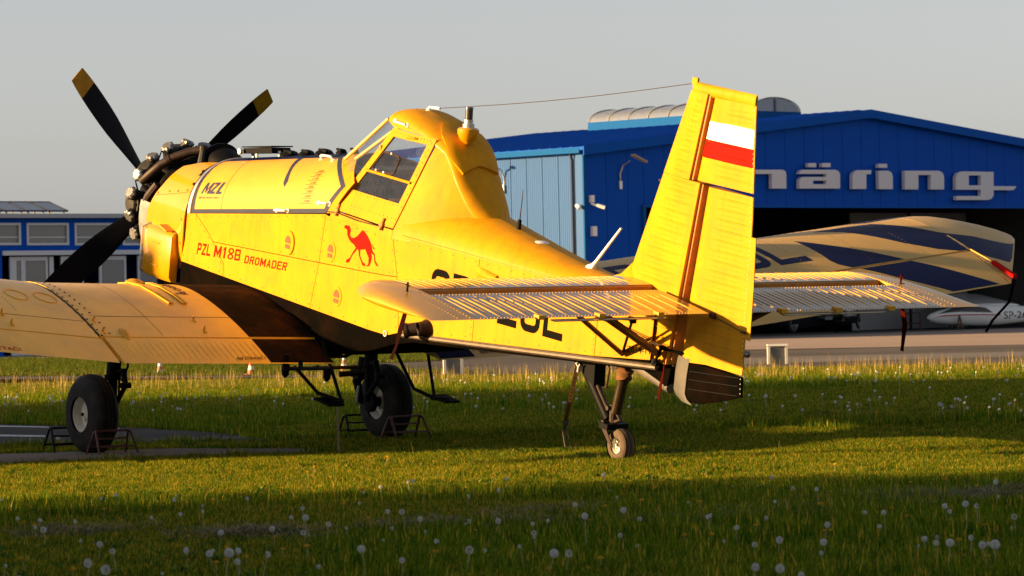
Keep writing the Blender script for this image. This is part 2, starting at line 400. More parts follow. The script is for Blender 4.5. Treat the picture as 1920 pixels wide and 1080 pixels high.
# ---- hull
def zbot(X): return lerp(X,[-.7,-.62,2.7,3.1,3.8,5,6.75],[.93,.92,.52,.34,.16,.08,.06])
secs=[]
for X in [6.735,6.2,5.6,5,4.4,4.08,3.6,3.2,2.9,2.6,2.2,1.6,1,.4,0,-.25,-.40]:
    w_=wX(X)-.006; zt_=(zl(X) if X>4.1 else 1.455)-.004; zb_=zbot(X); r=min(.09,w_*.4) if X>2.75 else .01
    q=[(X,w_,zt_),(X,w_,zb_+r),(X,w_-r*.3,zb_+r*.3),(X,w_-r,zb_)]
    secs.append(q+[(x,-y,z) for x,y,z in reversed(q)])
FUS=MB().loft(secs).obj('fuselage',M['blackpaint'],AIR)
zrail=lambda X:(zl(X) if X>4.1 else 1.452)
zy=lambda X: lerp(X,[-.62,2.7,2.95,7],[.985,.60,.53,.53])
SEAMZ=lambda X:.83+(6.18-X)*.078
PAN=[[(6.725,zl(6.725)),(6.51,zl(6.51)),(6.21,.89),(6.14,SEAMZ(6.14)),(5.89,.65),(5.89,.53),(6.725,.53)],
 [(6.51,zl(6.51)),(4.11,1.462),(4.16,SEAMZ(4.16)),(6.14,SEAMZ(6.14)),(6.21,.89)],
 [(6.14,SEAMZ(6.14)),(4.16,SEAMZ(4.16)),(4.25,.53),(5.89,.53),(5.89,.65)],
 [(4.11,1.462),(4.08,1.452),(2.99,1.452),(2.88,SEAMZ(2.88)),(4.16,SEAMZ(4.16))],
 [(4.16,SEAMZ(4.16)),(2.88,SEAMZ(2.88)),(2.79,.585),(2.95,.53),(4.25,.53)],
 [(2.99,1.452),(1.8,1.452),(1.8,zy(1.8)),(2.7,.60),(2.79,.585),(2.88,SEAMZ(2.88))],
 [(1.8,1.452),(.25,1.452),(.25,zy(.25)),(1.8,zy(1.8))],
 [(.25,1.452),(-.30,1.50),(-.42,1.40),(-.42,.985),(.25,zy(.25))]]
for mir in (False,True):
    for p in PAN:
        drape('side_panel',[inset_poly(p,.0035)],side_map,M['yellow'],FUS,h=.004,th=.008,cu=[3.2,2.0,1.0,0],out=OUTL,mirror=mir)
# doublers, seams' screw rows
sm=MB()
def dot(fm,u,v,r=.008,h=.005,out=(0,1,0),n=6,mb=None,mir=False):
    p,nn=nrm(fm,u,v)
    if nn.dot(Vector(out))<0: nn=-nn
    a=p+nn*(h-.004); b=p+nn*(h+.003)
    if mir: a.y*=-1; b.y*=-1
    (mb or sm).ring([a,b],[r,r*.8],n=n)
for mir in (False,True):
    X=6.65
    while X>-.3:
        dot(side_map,X,zrail(X)-.03,mir=mir); X-=.155
    X=6.6
    while X>2.95: dot(side_map,X,.565,mir=mir); X-=.21
    X=2.65
    while X>-.4: dot(side_map,X,zy(X)+.035,mir=mir); X-=.19
    for (a,b) in (((4.10,1.42),(4.24,.57)),((2.97,1.42),(2.81,.63))):
        for t in arr(0,1,9):
            for d in (-.03,.03): dot(side_map,a[0]+(b[0]-a[0])*t+d,a[1]+(b[1]-a[1])*t,.007,mir=mir)
    for t in arr(0.03,.97,14): dot(side_map,6.1-3.2*t,SEAMZ(6.1-3.2*t)+.03,.007,mir=mir)
    for a,b in (((6.46,1.0),(6.2,.86)),((6.12,.80),(5.93,.66))):
        for t in arr(0,1,4): dot(side_map,a[0]+(b[0]-a[0])*t+.03,a[1]+(b[1]-a[1])*t,.008,mir=mir)
    for z in arr(.6,.95,4): dot(side_map,6.69,z,.008,mir=mir)
    for t in arr(0,1,11):
        dot(side_map,1.8+.03,zy(1.8)+.06+t*.62,.006,mir=mir); dot(side_map,.28,zy(.25)+.05+t*.48,.006,mir=mir)
sm.obj('screw',M['screw'],FUS,kind='stuff')
# bottom longeron tube
for s in (1,-1):
    MB().ring([(X,s*(wX(X)-.005),lerp(X,[-.62,2.75],[.955,.575])) for X in arr(2.78,-.5,14)],.028,n=10).obj('longeron_tube',M['steel'],FUS)
# hatch / black hole / ports / outlet / air scoop
for (X,Z) in ((4.71,1.08),(3.96,1.13),(3.79,.73)):
    big=1.25 if X>4.5 else 1
    a=[(X+.075*big*math.cos(t),Z+.075*big*math.sin(t)*1.25) for t in arr(0,2*math.pi,25)[:-1]]
    P_=drape('vent_port',[a],side_map,M['yellow'],FUS,h=.009+(.008 if big>1 else 0),th=.012,out=OUTL)
    hd=[(X+.01+.048*math.cos(t),Z+.0+.065*math.sin(t)) for t in arr(0,math.pi,12)]
    drape('port_opening',[hd+[(X-.038,Z-.005),(X+.058,Z-.005)]],side_map,M['portbrown'],P_.parent,h=.0125+(.008 if big>1 else 0),th=.004,out=OUTL)
    drape('port_slot',[rect(X-.03,X+.05,Z-.06,Z-.02)],side_map,M['portbrown'],P_.parent,h=.0125+(.008 if big>1 else 0),th=.004,out=OUTL)
p,n=nrm(side_map,2.42,.70); n=Vector((0,1,0))
o=MB(); o.lathe(p,(.10,1,-.05),[(-.01,.085),(.01,.085),(.04,.07),(.09,.062)],n=20)
o.lathe(p+Vector((.012,.09,-.004)),(.62,.72,-.25),[(0,.062),(.09,.062),(.09,.07),(.125,.07),(.125,.05),(.03,.048)],n=20,caps=False)
o.obj('drain_coupling',M['exhaust'],FUS)
MB().lathe((2.97,wX(2.97),.545),(0,1,0),[(-.01,.03),(.012,.03),(.012,.018),(-.005,.017)],n=14).obj('drain_plug',M['alu'],FUS)
sc_=MB(); secs=[]
for k in range(7):
    t=k/6; X=1.84-.30*t; hgt=.004+.05*math.sin(t*math.pi*.62)
    secs.append([(X,wX(X)+hgt*math.cos(a)*.9,1.345+t*-.035+(.05-.01*t)*math.sin(a)) for a in arr(-math.pi/2,math.pi/2,9)])
sc_.loft(secs,closed=False); o=sc_.obj('air_scoop',M['yellow'],FUS)
md=o.modifiers.new('s','SOLIDIFY'); md.thickness=.006
# ---- fuselage lettering and camel
def bars(ch):
    a,b=.22,.20
    def rr(x0,y0,x1,y1,ox,oy,n=5):   # quarter ring between outer radius corner and inner
        return None
    R=.34
    def arc(cx,cy,rx,ry,t0,t1,n=6): return [(cx+rx*math.cos(t),cy+ry*math.sin(t)) for t in arr(t0,t1,n)]
    pi=math.pi
    def boxy(segs): return [rect(*q) for q in segs]
    if ch=='M': return [[(0,0),(a,0),(a,.55),(.5,.12),(1-a,.55),(1-a,0),(1,0),(1,1),(1-a*.9,1),(.5,.46),(a*.9,1),(0,1)]]
    if ch=='1': return [[(.35,0),(.72,0),(.72,1),(.42,1),(.10,.80),(.10,.66),(.35,.76)]]
    def oct_ring(y0,y1,b_,c=.30,left=True):
        h=y1-y0; cy=min(.34,c*.8/h*.55) if h<.7 else c*.62
        O=[(c,y0),(1-c,y0),(1,y0+cy*h),(1,y1-cy*h),(1-c,y1),(c,y1),(0,y1-cy*h),(0,y0+cy*h)]; ci=c*.55
        if not left: O[0]=(0,y0); O[7]=(0,y0+.001); O[5]=(0,y1); O[6]=(0,y1-.001)
        cj=cy*h*.6
        I=[(a+ci,y0+b_),(1-a-ci,y0+b_),(1-a,y0+b_+cj),(1-a,y1-b_-cj),(1-a-ci,y1-b_),(a+ci,y1-b_),(a,y1-b_-cj),(a,y0+b_+cj)]
        if not left: I[0]=(a,y0+b_); I[7]=(a,y0+b_+.001); I[5]=(a,y1-b_); I[6]=(a,y1-b_-.001)
        return [[O[k],O[(k+1)%8],I[(k+1)%8],I[k]] for k in range(8)]
    if ch=='8': return oct_ring(0,.5,.11)+oct_ring(.5,1,.11)
    if ch=='B': return boxy([(0,a,0,1)])+[[(a,0),(.85,0),(1,.1),(1-a,.18),(a,.18)],[(a,.42),(1-a,.42),(1,.42),(.92,.50),(.97,.57),(1-a,.57),(a,.57)],[(a,.82),(1-a,.82),(.97,.9),(.84,1),(a,1)],[(1-a,.18),(1,.1),(1,.42),(1-a,.42)],[(1-a,.57),(.97,.57),(.97,.9),(1-a,.82)]]
    if ch in 'OD': return oct_ring(0,1,.17,.30,ch=='O')
    if ch=='R': return [[(0,0),(a,0),(a,1),(0,1)],[(a,.42),(.5,.42),(.75,0),(1,0),(.76,.44),(.97,.55),(1-a,.60),(a,.60)],[(1-a,.60),(.97,.55),(.97,.9),(1-a,.82)],[(a,.82),(1-a,.82),(.97,.9),(.84,1),(a,1)]]
    if ch=='A': return [[(0,0),(a,0),(.29,.22),(.38,.42),(.5,.80),(.42,1)],[(.5,.80),(.62,.42),(.71,.22),(1-a,0),(1,0),(.58,1),(.42,1)],[(.29,.22),(.71,.22),(.62,.42),(.38,.42)]]
    if ch=='E': return boxy([(0,a,0,1),(a,1,0,.18),(a,.85,.42,.58),(a,1,.82,1)])
    if ch=='L': return [[(0,0),(1,0),(1,b),(a,b),(a,1),(0,1)]]
    if ch=='-': return [rect(.1,.9,.42,.42+b)]
    if ch=='Z': return [[(0,0),(1,0),(1,b),(.34,b),(1,.84),(1,1),(0,1),(0,1-b),(.66,1-b),(0,.16)]]
    if ch=='U':
        o=[(0,1),(0,R)]+arc(R,R*.8,R,R*.8,pi,1.5*pi)+arc(1-R,R*.8,R,R*.8,1.5*pi,2*pi)+[(1,1),(1-a,1),(1-a,R)]
        return [o+arc(1-R,R*.8,R-a,R*.8-b,2*pi,1.5*pi)+arc(R,R*.8,R-a,R*.8-b,1.5*pi,pi)+[(a,R),(a,1)]]
    if ch=='P':
        return [[(0,0),(a,0),(a,.36),(1-R,.36)]+arc(1-R,.36+R*.8,R,R*.8,-pi/2,0)+arc(1-R,1-R*.8,R,R*.8,0,pi/2)+[(0,1)]+[(0,.999),(a,1-b),(1-R,1-b)]+arc(1-R,1-R*.8,R-a,R*.8-b,pi/2,0)+arc(1-R,.36+R*.8,R-a,R*.8-b,0,-pi/2)+[(a,.36+b),(a,1-b-.001),(0,.998)]]
    if ch=='S':
        o=[(0,.28),(0,R*.8)]+arc(R,R*.8,R,R*.8,pi,1.5*pi)+arc(1-R,R*.8,R,R*.8,1.5*pi,2*pi)+arc(1-R,.6-R*.6,R,R*.6,0,pi/2)+[(R,.6)]+arc(R,1-b-.06,R-a+.02,.08,1.5*pi,pi,3)+arc(R,1-R*.8,R-a,R*.8-b,pi,pi/2)+arc(1-R,1-R*.8,R-a,R*.8-b,pi/2,0)+[(1-a,.72),(1,.72)]
        o+=arc(1-R,1-R*.8,R,R*.8,0,pi/2)+arc(R,1-R*.8,R,R*.8,pi/2,pi)+arc(R,.4+R*.5,R,R*.5,pi,1.5*pi)+[(1-R,.4)]+arc(1-R,.34,R-a,.06,pi/2,0,3)+arc(1-R,R*.8,R-a,R*.8-b,2*pi,1.5*pi)+arc(R,R*.8,R-a,R*.8-b,1.5*pi,pi)+[(a,.28)]
        return [o]
for ch,X in zip('SP-ZUL',(2.41,2.12,1.81,1.50,1.205,.91)):
    drape('registration_letter',bars(ch),side_map,M['ink'],FUS,h=.0062,th=.003,cu=.1,xf=lambda x,y,X=X:(X-.25*x,.93+.335*y),out=OUTL)
def lettering(name,txt,quad,fm,mt,par,h=.0065,out=OUTL,shear=0,bold=0,cu=.12,cv=None,space=1):
    bm=fit_bm(text_bm(txt,1,shear,space,bold),0,0,1,1); return drape(name,bm,fm,mt,par,h=h,th=.002,cu=cu,cv=cv,xf=bil(quad),out=out,smooth=False)
def word(txt,quad,fm,mt,par,h=.0065,out=OUTL,gap=.28,cu=.12,widths={}):
    w=[widths.get(c,1) for c in txt]; tot=sum(w)+gap*(len(txt)-1); x=0; F_=bil(quad)
    for c,wc in zip(txt,w):
        drape('letter',bars(c),fm,mt,par,h=h,th=.003,cu=cu,xf=lambda u,v,x=x,wc=wc:F_((x+u*wc)/tot,v),out=out,smooth=False); x+=wc+gap
word('PZL',[(6.43,.655),(6.17,.682),(6.15,.80),(6.41,.775)],side_map,M['red'],FUS)
word('M18B',[(6.10,.69),(5.60,.738),(5.58,.853),(6.08,.808)],side_map,M['red'],FUS,widths={'M':1.3,'1':.75})
word('DROMADER',[(5.51,.735),(4.73,.80),(4.71,.885),(5.49,.815)],side_map,M['red'],FUS,widths={'M':1.3})
lettering('lettering','1Z014-11',[(-.11,.995),(-.41,1.035),(-.40,1.09),(-.10,1.05)],side_map,M['ink'],FUS,bold=.0)
CAMEL=[(3.77,1.41),(3.74,1.42),(3.68,1.42),(3.655,1.385),(3.665,1.34),(3.635,1.32),(3.59,1.325),(3.54,1.35),(3.46,1.42),(3.43,1.42),(3.36,1.38),(3.31,1.34),(3.28,1.30),(3.26,1.26),(3.22,1.24),(3.20,1.18),(3.15,1.14),(3.17,1.135),(3.215,1.17),(3.23,1.225),(3.28,1.24),(3.262,1.21),(3.27,1.16),(3.29,1.115),(3.35,1.10),(3.31,1.13),(3.315,1.19),(3.36,1.23),(3.38,1.255),(3.47,1.235),(3.462,1.18),(3.41,1.13),(3.365,1.122),(3.36,1.10),(3.41,1.10),(3.435,1.13),(3.48,1.18),(3.50,1.23),(3.515,1.235),(3.59,1.165),(3.63,1.10),(3.65,1.08),(3.69,1.075),(3.69,1.10),(3.63,1.13),(3.59,1.19),(3.545,1.24),(3.58,1.265),(3.63,1.275),(3.67,1.295),(3.71,1.335),(3.715,1.375),(3.735,1.385),(3.765,1.385)]
drape('camel_emblem',[CAMEL,[(3.285,1.325),(3.225,1.285),(3.245,1.28)]],side_map,M['red'],FUS,h=.0065,th=.003,cu=[3.2],out=OUTL)
# ---- hopper cover
hopf=lambda X,t: hop_map(X,t)
OUTU=lambda p:(0,p.y,max(p.z-1.0,.05))
for mir in (False,True):
    H_=drape('hopper_cover',[[(6.60,0),(6.60,1),(4.40,1),(4.43,.8),(3.90,.265),(4.10,0)]],hopf,M['lid'],AIR,h=.004,th=.01,cu=.15,cv=.07,out=OUTU,mirror=mir)
    dr=lambda nm,poly,mt,h=.0055: drape(nm,[poly],hopf,mt,H_,h=h,th=.004,cu=.15,cv=.07,out=OUTU,mirror=mir)
    dr('trim_band',[(6.575,0.0),(4.10,0.0),(4.15,.036),(6.545,.036)],M['trim'])
    dr('trim_band',[(6.60,.0),(6.575,.0),(6.545,.036),(6.55,.1),(6.57,.31),(6.58,.5),(6.64,.77),(6.66,.77),(6.62,.5),(6.60,.3)],M['trim'])
    dr('trim_band',[(4.15,.036),(4.10,0),(3.885,.265),(4.455,.77),(4.53,.77),(3.965,.262)],M['trim'])
    dr('top_band',[(6.60,.765),(4.42,.765),(4.40,1),(6.60,1)],M['navy'])
    dr('tick_band',[(4.96,.265),(5.015,.315),(5.075,.475),(5.245,.767),(5.155,.767),(5.045,.52),(4.95,.34)],M['trim'])
    drape('coaming',[[(4.10,0),(3.885,.265),(4.45,.77),(4.40,1),(4.15,1),(4.2,.8),(3.76,.30),(3.98,0)]],hopf,M['yellow'],AIR,h=.003,th=.01,cu=.15,cv=.07,out=OUTU,mirror=mir)
HOP=[o for o in AIR.children if o.name.startswith('hopper_cover')][0]
sl=MB()
for k in range(24):
    pass
drape('lid_seam',[[(6.03,0.0),(6.06,.486),(6.13,.765),(6.124,.765),(6.054,.486),(6.024,0)]],hopf,M['seam'],HOP,h=.0048,th=.003,cv=.05,out=OUTU)
for i,tx in enumerate(('1700','1800','1900','2000','2100','2 00','2300','2400')):
    t0=.087+i*.0515; x0=4.596+.0*i
    drape('scale_line',[rect(x0-.205,x0+.0,t0-.0025,t0+.0025)],hopf,M['brownink'],HOP,h=.0055,th=.002,out=OUTU)
    lettering('scale_number',tx,[(x0-.06,t0+.008),(x0-.165,t0+.008),(x0-.17,t0+.036),(x0-.065,t0+.036)],hopf,M['brownink'],HOP,h=.0055,out=OUTU,shear=.25,bold=-.005)
MZ=[[(0,0),(.085,0),(.135,.55),(.185,.10),(.225,.10),(.335,.62),(.285,.0),(.385,.0),(.47,1),(.36,1),(.235,.42),(.185,1),(.08,1)],
    [(.40,0),(.66,0),(.685,.2),(.54,.2),(.74,.82),(.77,1),(.50,1),(.475,.8),(.60,.8),(.40,.18)],
    [(.72,0),(1.0,0),(1.02,.2),(.88,.2),(.98,1),(.84,1)]]
drape('maker_logo',MZ,hopf,M['trim'],HOP,h=.0055,th=.002,cv=.05,xf=bil([(6.49,.205),(6.10,.195),(6.09,.345),(6.48,.345)]),out=OUTU)
lettering('lettering','MIELECKIE ZAKLADY LOTNICZE',[(6.50,.148),(6.11,.145),(6.11,.166),(6.50,.168)],hopf,M['brownink'],HOP,h=.0055,out=OUTU,bold=-.01)
# firewall ring
for mir in (False,True):
    drape('firewall_strap',[rect(6.615,6.665,-0.0,1)],hopf,M['alu'],AIR,h=.012,th=.02,cv=.05,out=OUTU,mirror=mir)
    drape('firewall_strap',[rect(6.672,6.70,-0.0,1)],hopf,M['dark'],AIR,h=.004,th=.02,cv=.05,out=OUTU,mirror=mir)
# grab handles
def grab(fm,u0,v0,u1,v1,par,out,mt='white',r=.012,hgt=.045):
    p0,n0=nrm(fm,u0,v0); p1,n1=nrm(fm,u1,v1); o_=Vector(out)
    if n0.dot(o_)<0:n0=-n0
    if n1.dot(o_)<0:n1=-n1
    mb=MB(); d=(p1-p0)
    mb.ring([p0,p0+n0*hgt*.8+d*.04,p0+n0*hgt+d*.15,p1+n1*hgt-d*.15,p1+n1*hgt*.8-d*.04,p1],[r*.9,r,r,r,r,r*.9],n=8)
    for p,n in((p0,n0),(p1,n1)): mb.ring([p-n*.001,p+n*.01],[r*2.2,r*2.0],n=8)
    return mb.obj('grab_handle',M[mt],par)
grab(hop_map,4.77,.72,4.50,.67,HOP,(0,.5,1)); grab(hop_map,4.99,.025,4.79,.02,HOP,(0,1,0)); grab(hop_map,4.26,.09,4.07,.08,HOP,(0,1,0))
# hopper top hardware
top=MB()
for X,r in ((5.73,.09),(5.42,.075),(5.10,.085),(4.81,.05),(4.58,.035)):
    top.lathe((X,.02,zt(X)-.01),(-.17,0,1),[(0,r*1.2),(.02,r*1.2),(.035,r),(.06,r*.7),(.065,.01)],n=16)
    top.box((X-.02,.06,zt(X)+.05),(r*1.6,.03,.02))
top.obj('hopper_cap',M['black'],HOP)
hb=MB(); 
hb.ring([PB(472,283,0.05),PB(476,296,0.05)],.016,n=8); hb.ring([PB(524,283,0.05),PB(524,294,.05)],.014,n=8); hb.ring([PB(482,282,-.05),PB(482,296,-.05)],.014,n=8)
a=PB(474,284,0.02); b=PB(527,283,.02); c=(a+b)/2
hb.obj('lid_hinge_post',M['white'],HOP)
h2=MB(); R_=Matrix.Rotation(math.atan2(-(b.z-a.z),b.x-a.x),3,'Y'); h2.box(c+Vector((0,0,.005)),((b-a).length*1.0,.22,.055),R_); h2.box(c+Vector((0,0,.045)),((b-a).length*1.06,.25,.012),R_); h2.obj('filler_lid',M['black'],HOP)
MB().lathe(a+Vector((.0,.13,.0)),(0,1,0),[(0,.03),(.03,.03),(.035,.02)],n=14).obj('lid_latch',M['white'],HOP)
# ---- rear deck
for mir in (False,True):
    D_=drape('rear_deck',[[(2.90,0),(2.90,1),(-.05,1),(-.12,.0)]],deck_map,M['yellow'],AIR,h=.003,th=.008,cu=.16,cv=.1,out=lambda p:(0,p.y,p.z-1.3),mirror=mir)
    drape('deck_seam',[[(2.85,.045),(1.4,.04),(.3,.05),(.3,.058),(1.4,.047),(2.85,.052)]],deck_map,M['seam'],D_,h=.004,th=.003,cu=.2,out=lambda p:(0,p.y,p.z-1.3),mirror=mir)
DK=[o for o in AIR.children if o.name.startswith('rear_deck')][0]
an=MB(); p=PB(972,436,0); q=PB(981,356,0); an.ring([p-Vector((0,0,.03)),p+(q-p)*.06,p+(q-p)*.3],[.04,.022,.018],n=10); an.obj('antenna_base',M['black'],DK)
MB().ring([p+(q-p)*.28,q],[.006,.003],n=6).obj('whip_antenna',M['wire'],DK)
p=PB(1013,457,0); MB().lathe(p-Vector((0,0,.02)),(.1,0,1),[(0,.085),(.03,.085),(.045,.05),(.047,0.01)],n=20).obj('gps_antenna',M['white'],DK)
p=PB(1107,505,0); q=PB(1165,428,0); d=(q-p)
MB().ring([p-Vector((0,0,.02)),p+d*.03,p+d*.10,p+d*.2,q],[.055,.05,.022,.016,.011],n=12).obj('blade_antenna',M['white'],DK)
# ---- cabin
CABD=lambda p:(0,p.y,max(p.z-1.8,0)*.4)
DZ=lambda X:1.505+(2.984-X)/.341*.891
CB=[]
def zst(X): return cab_zs(X)
for mir in (False,True):
    aft=[(2.995,1.42),(2.995,1.505),(2.833,min(2.366,zst(2.833)))]+[(X,zst(X)) for X in arr(2.76,1.96,11)]+[(1.96,1.5)]
    rf=MB()
    CBo=drape('cabin_shell',[aft],cabside_map,M['yellow'],AIR,h=.002,th=.006,cu=.08,cv=.12,out=OUTL,mirror=mir); CB.append(CBo)
    drape('cabin_sill',[[(2.995,1.42),(4.05,1.42),(4.035,1.512),(2.995,1.50)]],cabside_map,M['yellow'],CBo,h=.004,th=.008,cu=[3.2],out=OUTL,mirror=mir)
    drape('cabin_roof',[rect(1.96,3.61,.6,1.0)],cab_map,M['yellow'],CBo,h=.002,th=.006,cu=.07,cv=.035,out=lambda p:(-.2,p.y,p.z-1.9),mirror=mir)
    drape('header_panel',[[(2.833,2.364),(3.50,2.382),(3.60,cab_zs(3.60)),(3.4,cab_zs(3.4)),(3.1,cab_zs(3.1)),(2.833,max(cab_zs(2.833),2.368))]],cabside_map,M['yellow'],CBo,h=.003,th=.006,cu=.1,out=OUTL,mirror=mir)
    # front post behind windshield
    O4=[(4.03,1.518),(3.491,2.382),(2.833,2.364),(2.993,1.506)]; O4=inset_poly(O4,.007)
    I4=[(3.80,1.741),(3.438,2.298),(2.925,2.299),(3.033,1.739)]
    bm=bmesh.new(); vo=[bm.verts.new((*p,0)) for p in O4]; vi=[bm.verts.new((*p,0)) for p in I4]
    for k in range(4): bm.faces.new((vo[k],vo[(k+1)%4],vi[(k+1)%4],vi[k]))
    DR=drape('cabin_door',bm,cabside_map,M['yellow'],AIR,h=.012,th=.022,cu=[3.2],out=OUTL,mirror=mir)
    drape('window_pane',[I4],cabside_map,M['glass'],DR,h=.004,th=.004,cu=[3.2],out=OUTL,mirror=mir)
    s=-1 if mir else 1
    def cs(X,Z,h=.012): q=nrm(cabside_map,X,Z); n=q[1] if q[1].y>0 else -q[1]; v=q[0]+n*h; return Vector((v.x,s*v.y,v.z))
    MB().ring([cs(3.694,1.944,.016),cs(2.970,1.938,.016)],.013,n=8).obj('window_bar',M['yellow'],DR)
    lp=[(3.511,2.145),(3.34,2.15),(3.26,2.14),(3.229,2.11),(3.25,1.985),(3.29,1.967),(3.53,1.960),(3.60,1.975),(3.609,2.0)]
    MB().ring([cs(*q,.006) for q in lp]+[cs(*lp[0],.006)],.0075,n=6).obj('vent_frame',M['wire'],DR)
    MB().lathe(cs(2.997,2.241,.004),(0,s,.2),[(0,.062),(.006,.062),(.006,.045),(.002,.04)],n=20).obj('vent_disc',M['glass'],DR)
    if not mir:
        lk=MB()
        for q in ((3.36,2.145),(3.52,1.968),(3.39,1.966)): lk.ring([cs(*q,.0),cs(*q,.03)],[.014,.010],n=8)
        lk.obj('latch_knob',M['white'],DR)
        dh=MB(); dh.ring([cs(3.23,2.318,.012),cs(3.18,2.322,.035),cs(3.10,2.328,.03),cs(3.08,2.328,.012)],.009,n=8); dh.obj('door_handle',M['yellow'],DR)
        hn=MB()
        for X in (3.93,3.16): hn.ring([cs(X,1.47,.02),cs(X-.01,1.58,.022)],.014,n=8); hn.box(cs(X,1.52,.022),(.05,.02,.03))
        hn.obj('door_hinge',M['orange'],DR)
        MB().ring([cs(4.12,1.478,.02),cs(3.93,1.50,.025),cs(3.55,1.488,.028),cs(3.16,1.50,.025)],.0055,n=6).obj('release_cable',M['wire'],DR)
        cl=MB(); cl.box(cs(3.58,2.17,.012),(.03,.02,.05)); cl.obj('door_clip',M['orange'],DR)
        dots=MB()
        for t in arr(0.03,.97,13):
            for zz in (1.60,1.66): dot(cabside_map,2.98+.78*t-.02*(zz>1.62),zz+.06*(zz>1.62),.005,.013,mb=dots)
            dot(cabside_map,3.96-.47*t,1.57+.80*t,.005,.013,mb=dots); dot(cabside_map,3.01-.13*t,1.57+.77*t,.005,.013,mb=dots); dot(cabside_map,3.44-.55*t,2.338,.005,.013,mb=dots)
        dots.obj('rivet',M['screw'],DR,kind='stuff')
    # windshield: quarter pane, frame
    qw=[(4.095,1.988),(3.885,1.775),(3.525,2.37),(3.615,cab_zs(3.615))]
    WS=drape('quarter_window',[qw],cabside_map,M['glass'],AIR,h=.0,th=.004,cu=[3.6,3.9],out=OUTL,mirror=mir)
    q=[Vector((3.62,s*.30,2.44)),Vector((4.10,s*.43,1.985))]
    MB().ring(q,.016,n=8).obj('windshield_post',M['cream'],WS)
drape('windshield',[rect(0,1,-1,1)],lambda a,b:(3.62+a*.54,b*(.30+.12*a),2.535-.10*abs(b)**2.2+a*(2.0-2.535)+.02*a*(1-abs(b)**2)),M['glass'],AIR,h=0,th=.005,cu=.25,cv=.25,out=(1,0,1))
MB().ring([(3.62,0,2.535),(4.18,0,2.02)],.010,n=8).obj('windshield_divider',M['cream'],AIR)
C0=CB[0]
grab(cab_map,3.50,.61,3.29,.62,C0,(0,1,0),r=.011,hgt=.035)
# interior
it=MB(); it.box((3.0,0,1.62),(.5,.46,.10)); it.box((2.72,0,1.95),(.14,.46,.66),Matrix.Rotation(.25,3,'Y')); it.box((2.68,0,2.18),(.10,.24,.14),Matrix.Rotation(.25,3,'Y')); it.obj('pilot_seat',M['seat'],AIR)
it=MB(); it.box((3.95,0,1.70),(.12,.80,.40)); it.box((3.97,0,1.90),(.22,.70,.05)); it.obj('instrument_panel',M['grey'],AIR)
it=MB()
for y in (-.27,-.18,-.09,0,.09,.18,.27):
    for z in (1.70,1.80): it.lathe((3.885,y,z),(-1,0,0),[(0,.034),(.008,.034),(.009,.026)],n=12)
it.obj('gauge',M['trim'],AIR)
it=MB(); it.box((3.884,.20,1.62),(.01,.12,.06)); it.box((3.884,-.05,1.63),(.01,.20,.03)); it.obj('panel_placard',M['cream'],AIR)
it=MB(); it.box((3.45,-.40,1.68),(.5,.06,.34)); it.box((3.4,0,1.46),(1.1,1.04,.02)); it.ring([(3.35,0,1.46),(3.45,0,1.75),(3.40,0,1.92)],.016,n=8); it.obj('control_stick',M['grey'],AIR)
it=MB()
for s in (1,-1): it.ring([(2.55,s*.36,1.5),(2.85,s*.22,2.36)],.022,n=8); it.ring([(3.5,s*.26,2.38),(4.0,s*.38,2.0)],.018,n=8)
it.ring([(2.85,-.22,2.36),(2.85,.22,2.36)],.022,n=8); it.ring([(3.5,-.26,2.38),(3.5,.26,2.38)],.018,n=8); it.obj('roll_cage',M['cream'],AIR)
# headrest scoop and beacon
for mir in (False,True):
    S_=drape('roof_scoop',[[(3.05,1),(3.08,.97),(2.855,.80),(2.66,.68),(2.50,.79),(2.51,.9),(2.53,1.0)]],cab_map,M['yellow'],AIR,h=.03,th=.033,cu=.05,cv=.03,out=lambda p:(-.4,p.y,p.z-1.9),mirror=mir)
p=PB(878,246,.06); ax=Vector((.08,0,1)).normalized()
mb=MB(); mb.lathe(p-ax*.12,ax,[(0,.02),(.04,.075),(.10,.10),(.135,.10),(.15,.085),(.155,.06)],n=20); mb.obj('beacon_mount',M['gloss'],S_)
mb=MB(); mb.lathe(p+ax*.03,ax,[(0,.055),(.035,.055),(.04,.042),(.075,.042),(.077,.03)],n=16); mb.obj('beacon_collar',M['alu'],S_)
mb=MB(); mb.lathe(p+ax*.105,ax,[(0,.036),(.09,.036),(.092,.04),(.115,.038),(.118,.01)],n=16); mb.obj('beacon_lamp',M['beacon'],S_)
# aerial wire
a=PB(803,206,0); b=PB(1302,156,0)
mb=MB(); mb.ring([a-Vector((0,0,.03)),a+Vector((-.02,0,.03)),a+Vector((-.12,0,.035))],[.04,.012,.010],n=8); mb.ring([a+Vector((-.1,0,.035)),a+Vector((-.19,0,.04))],[.013,.012],n=8); mb.obj('aerial_mast',M['white'],C0)
pts=[a+Vector((-.16,0,.038))+(b-a-Vector((-.16,0,.038)))*t-Vector((0,0,.03*math.sin(math.pi*t))) for t in arr(0,1,15)]
MB().ring(pts,.0034,n=5).obj('aerial_wire',M['wire'],C0)
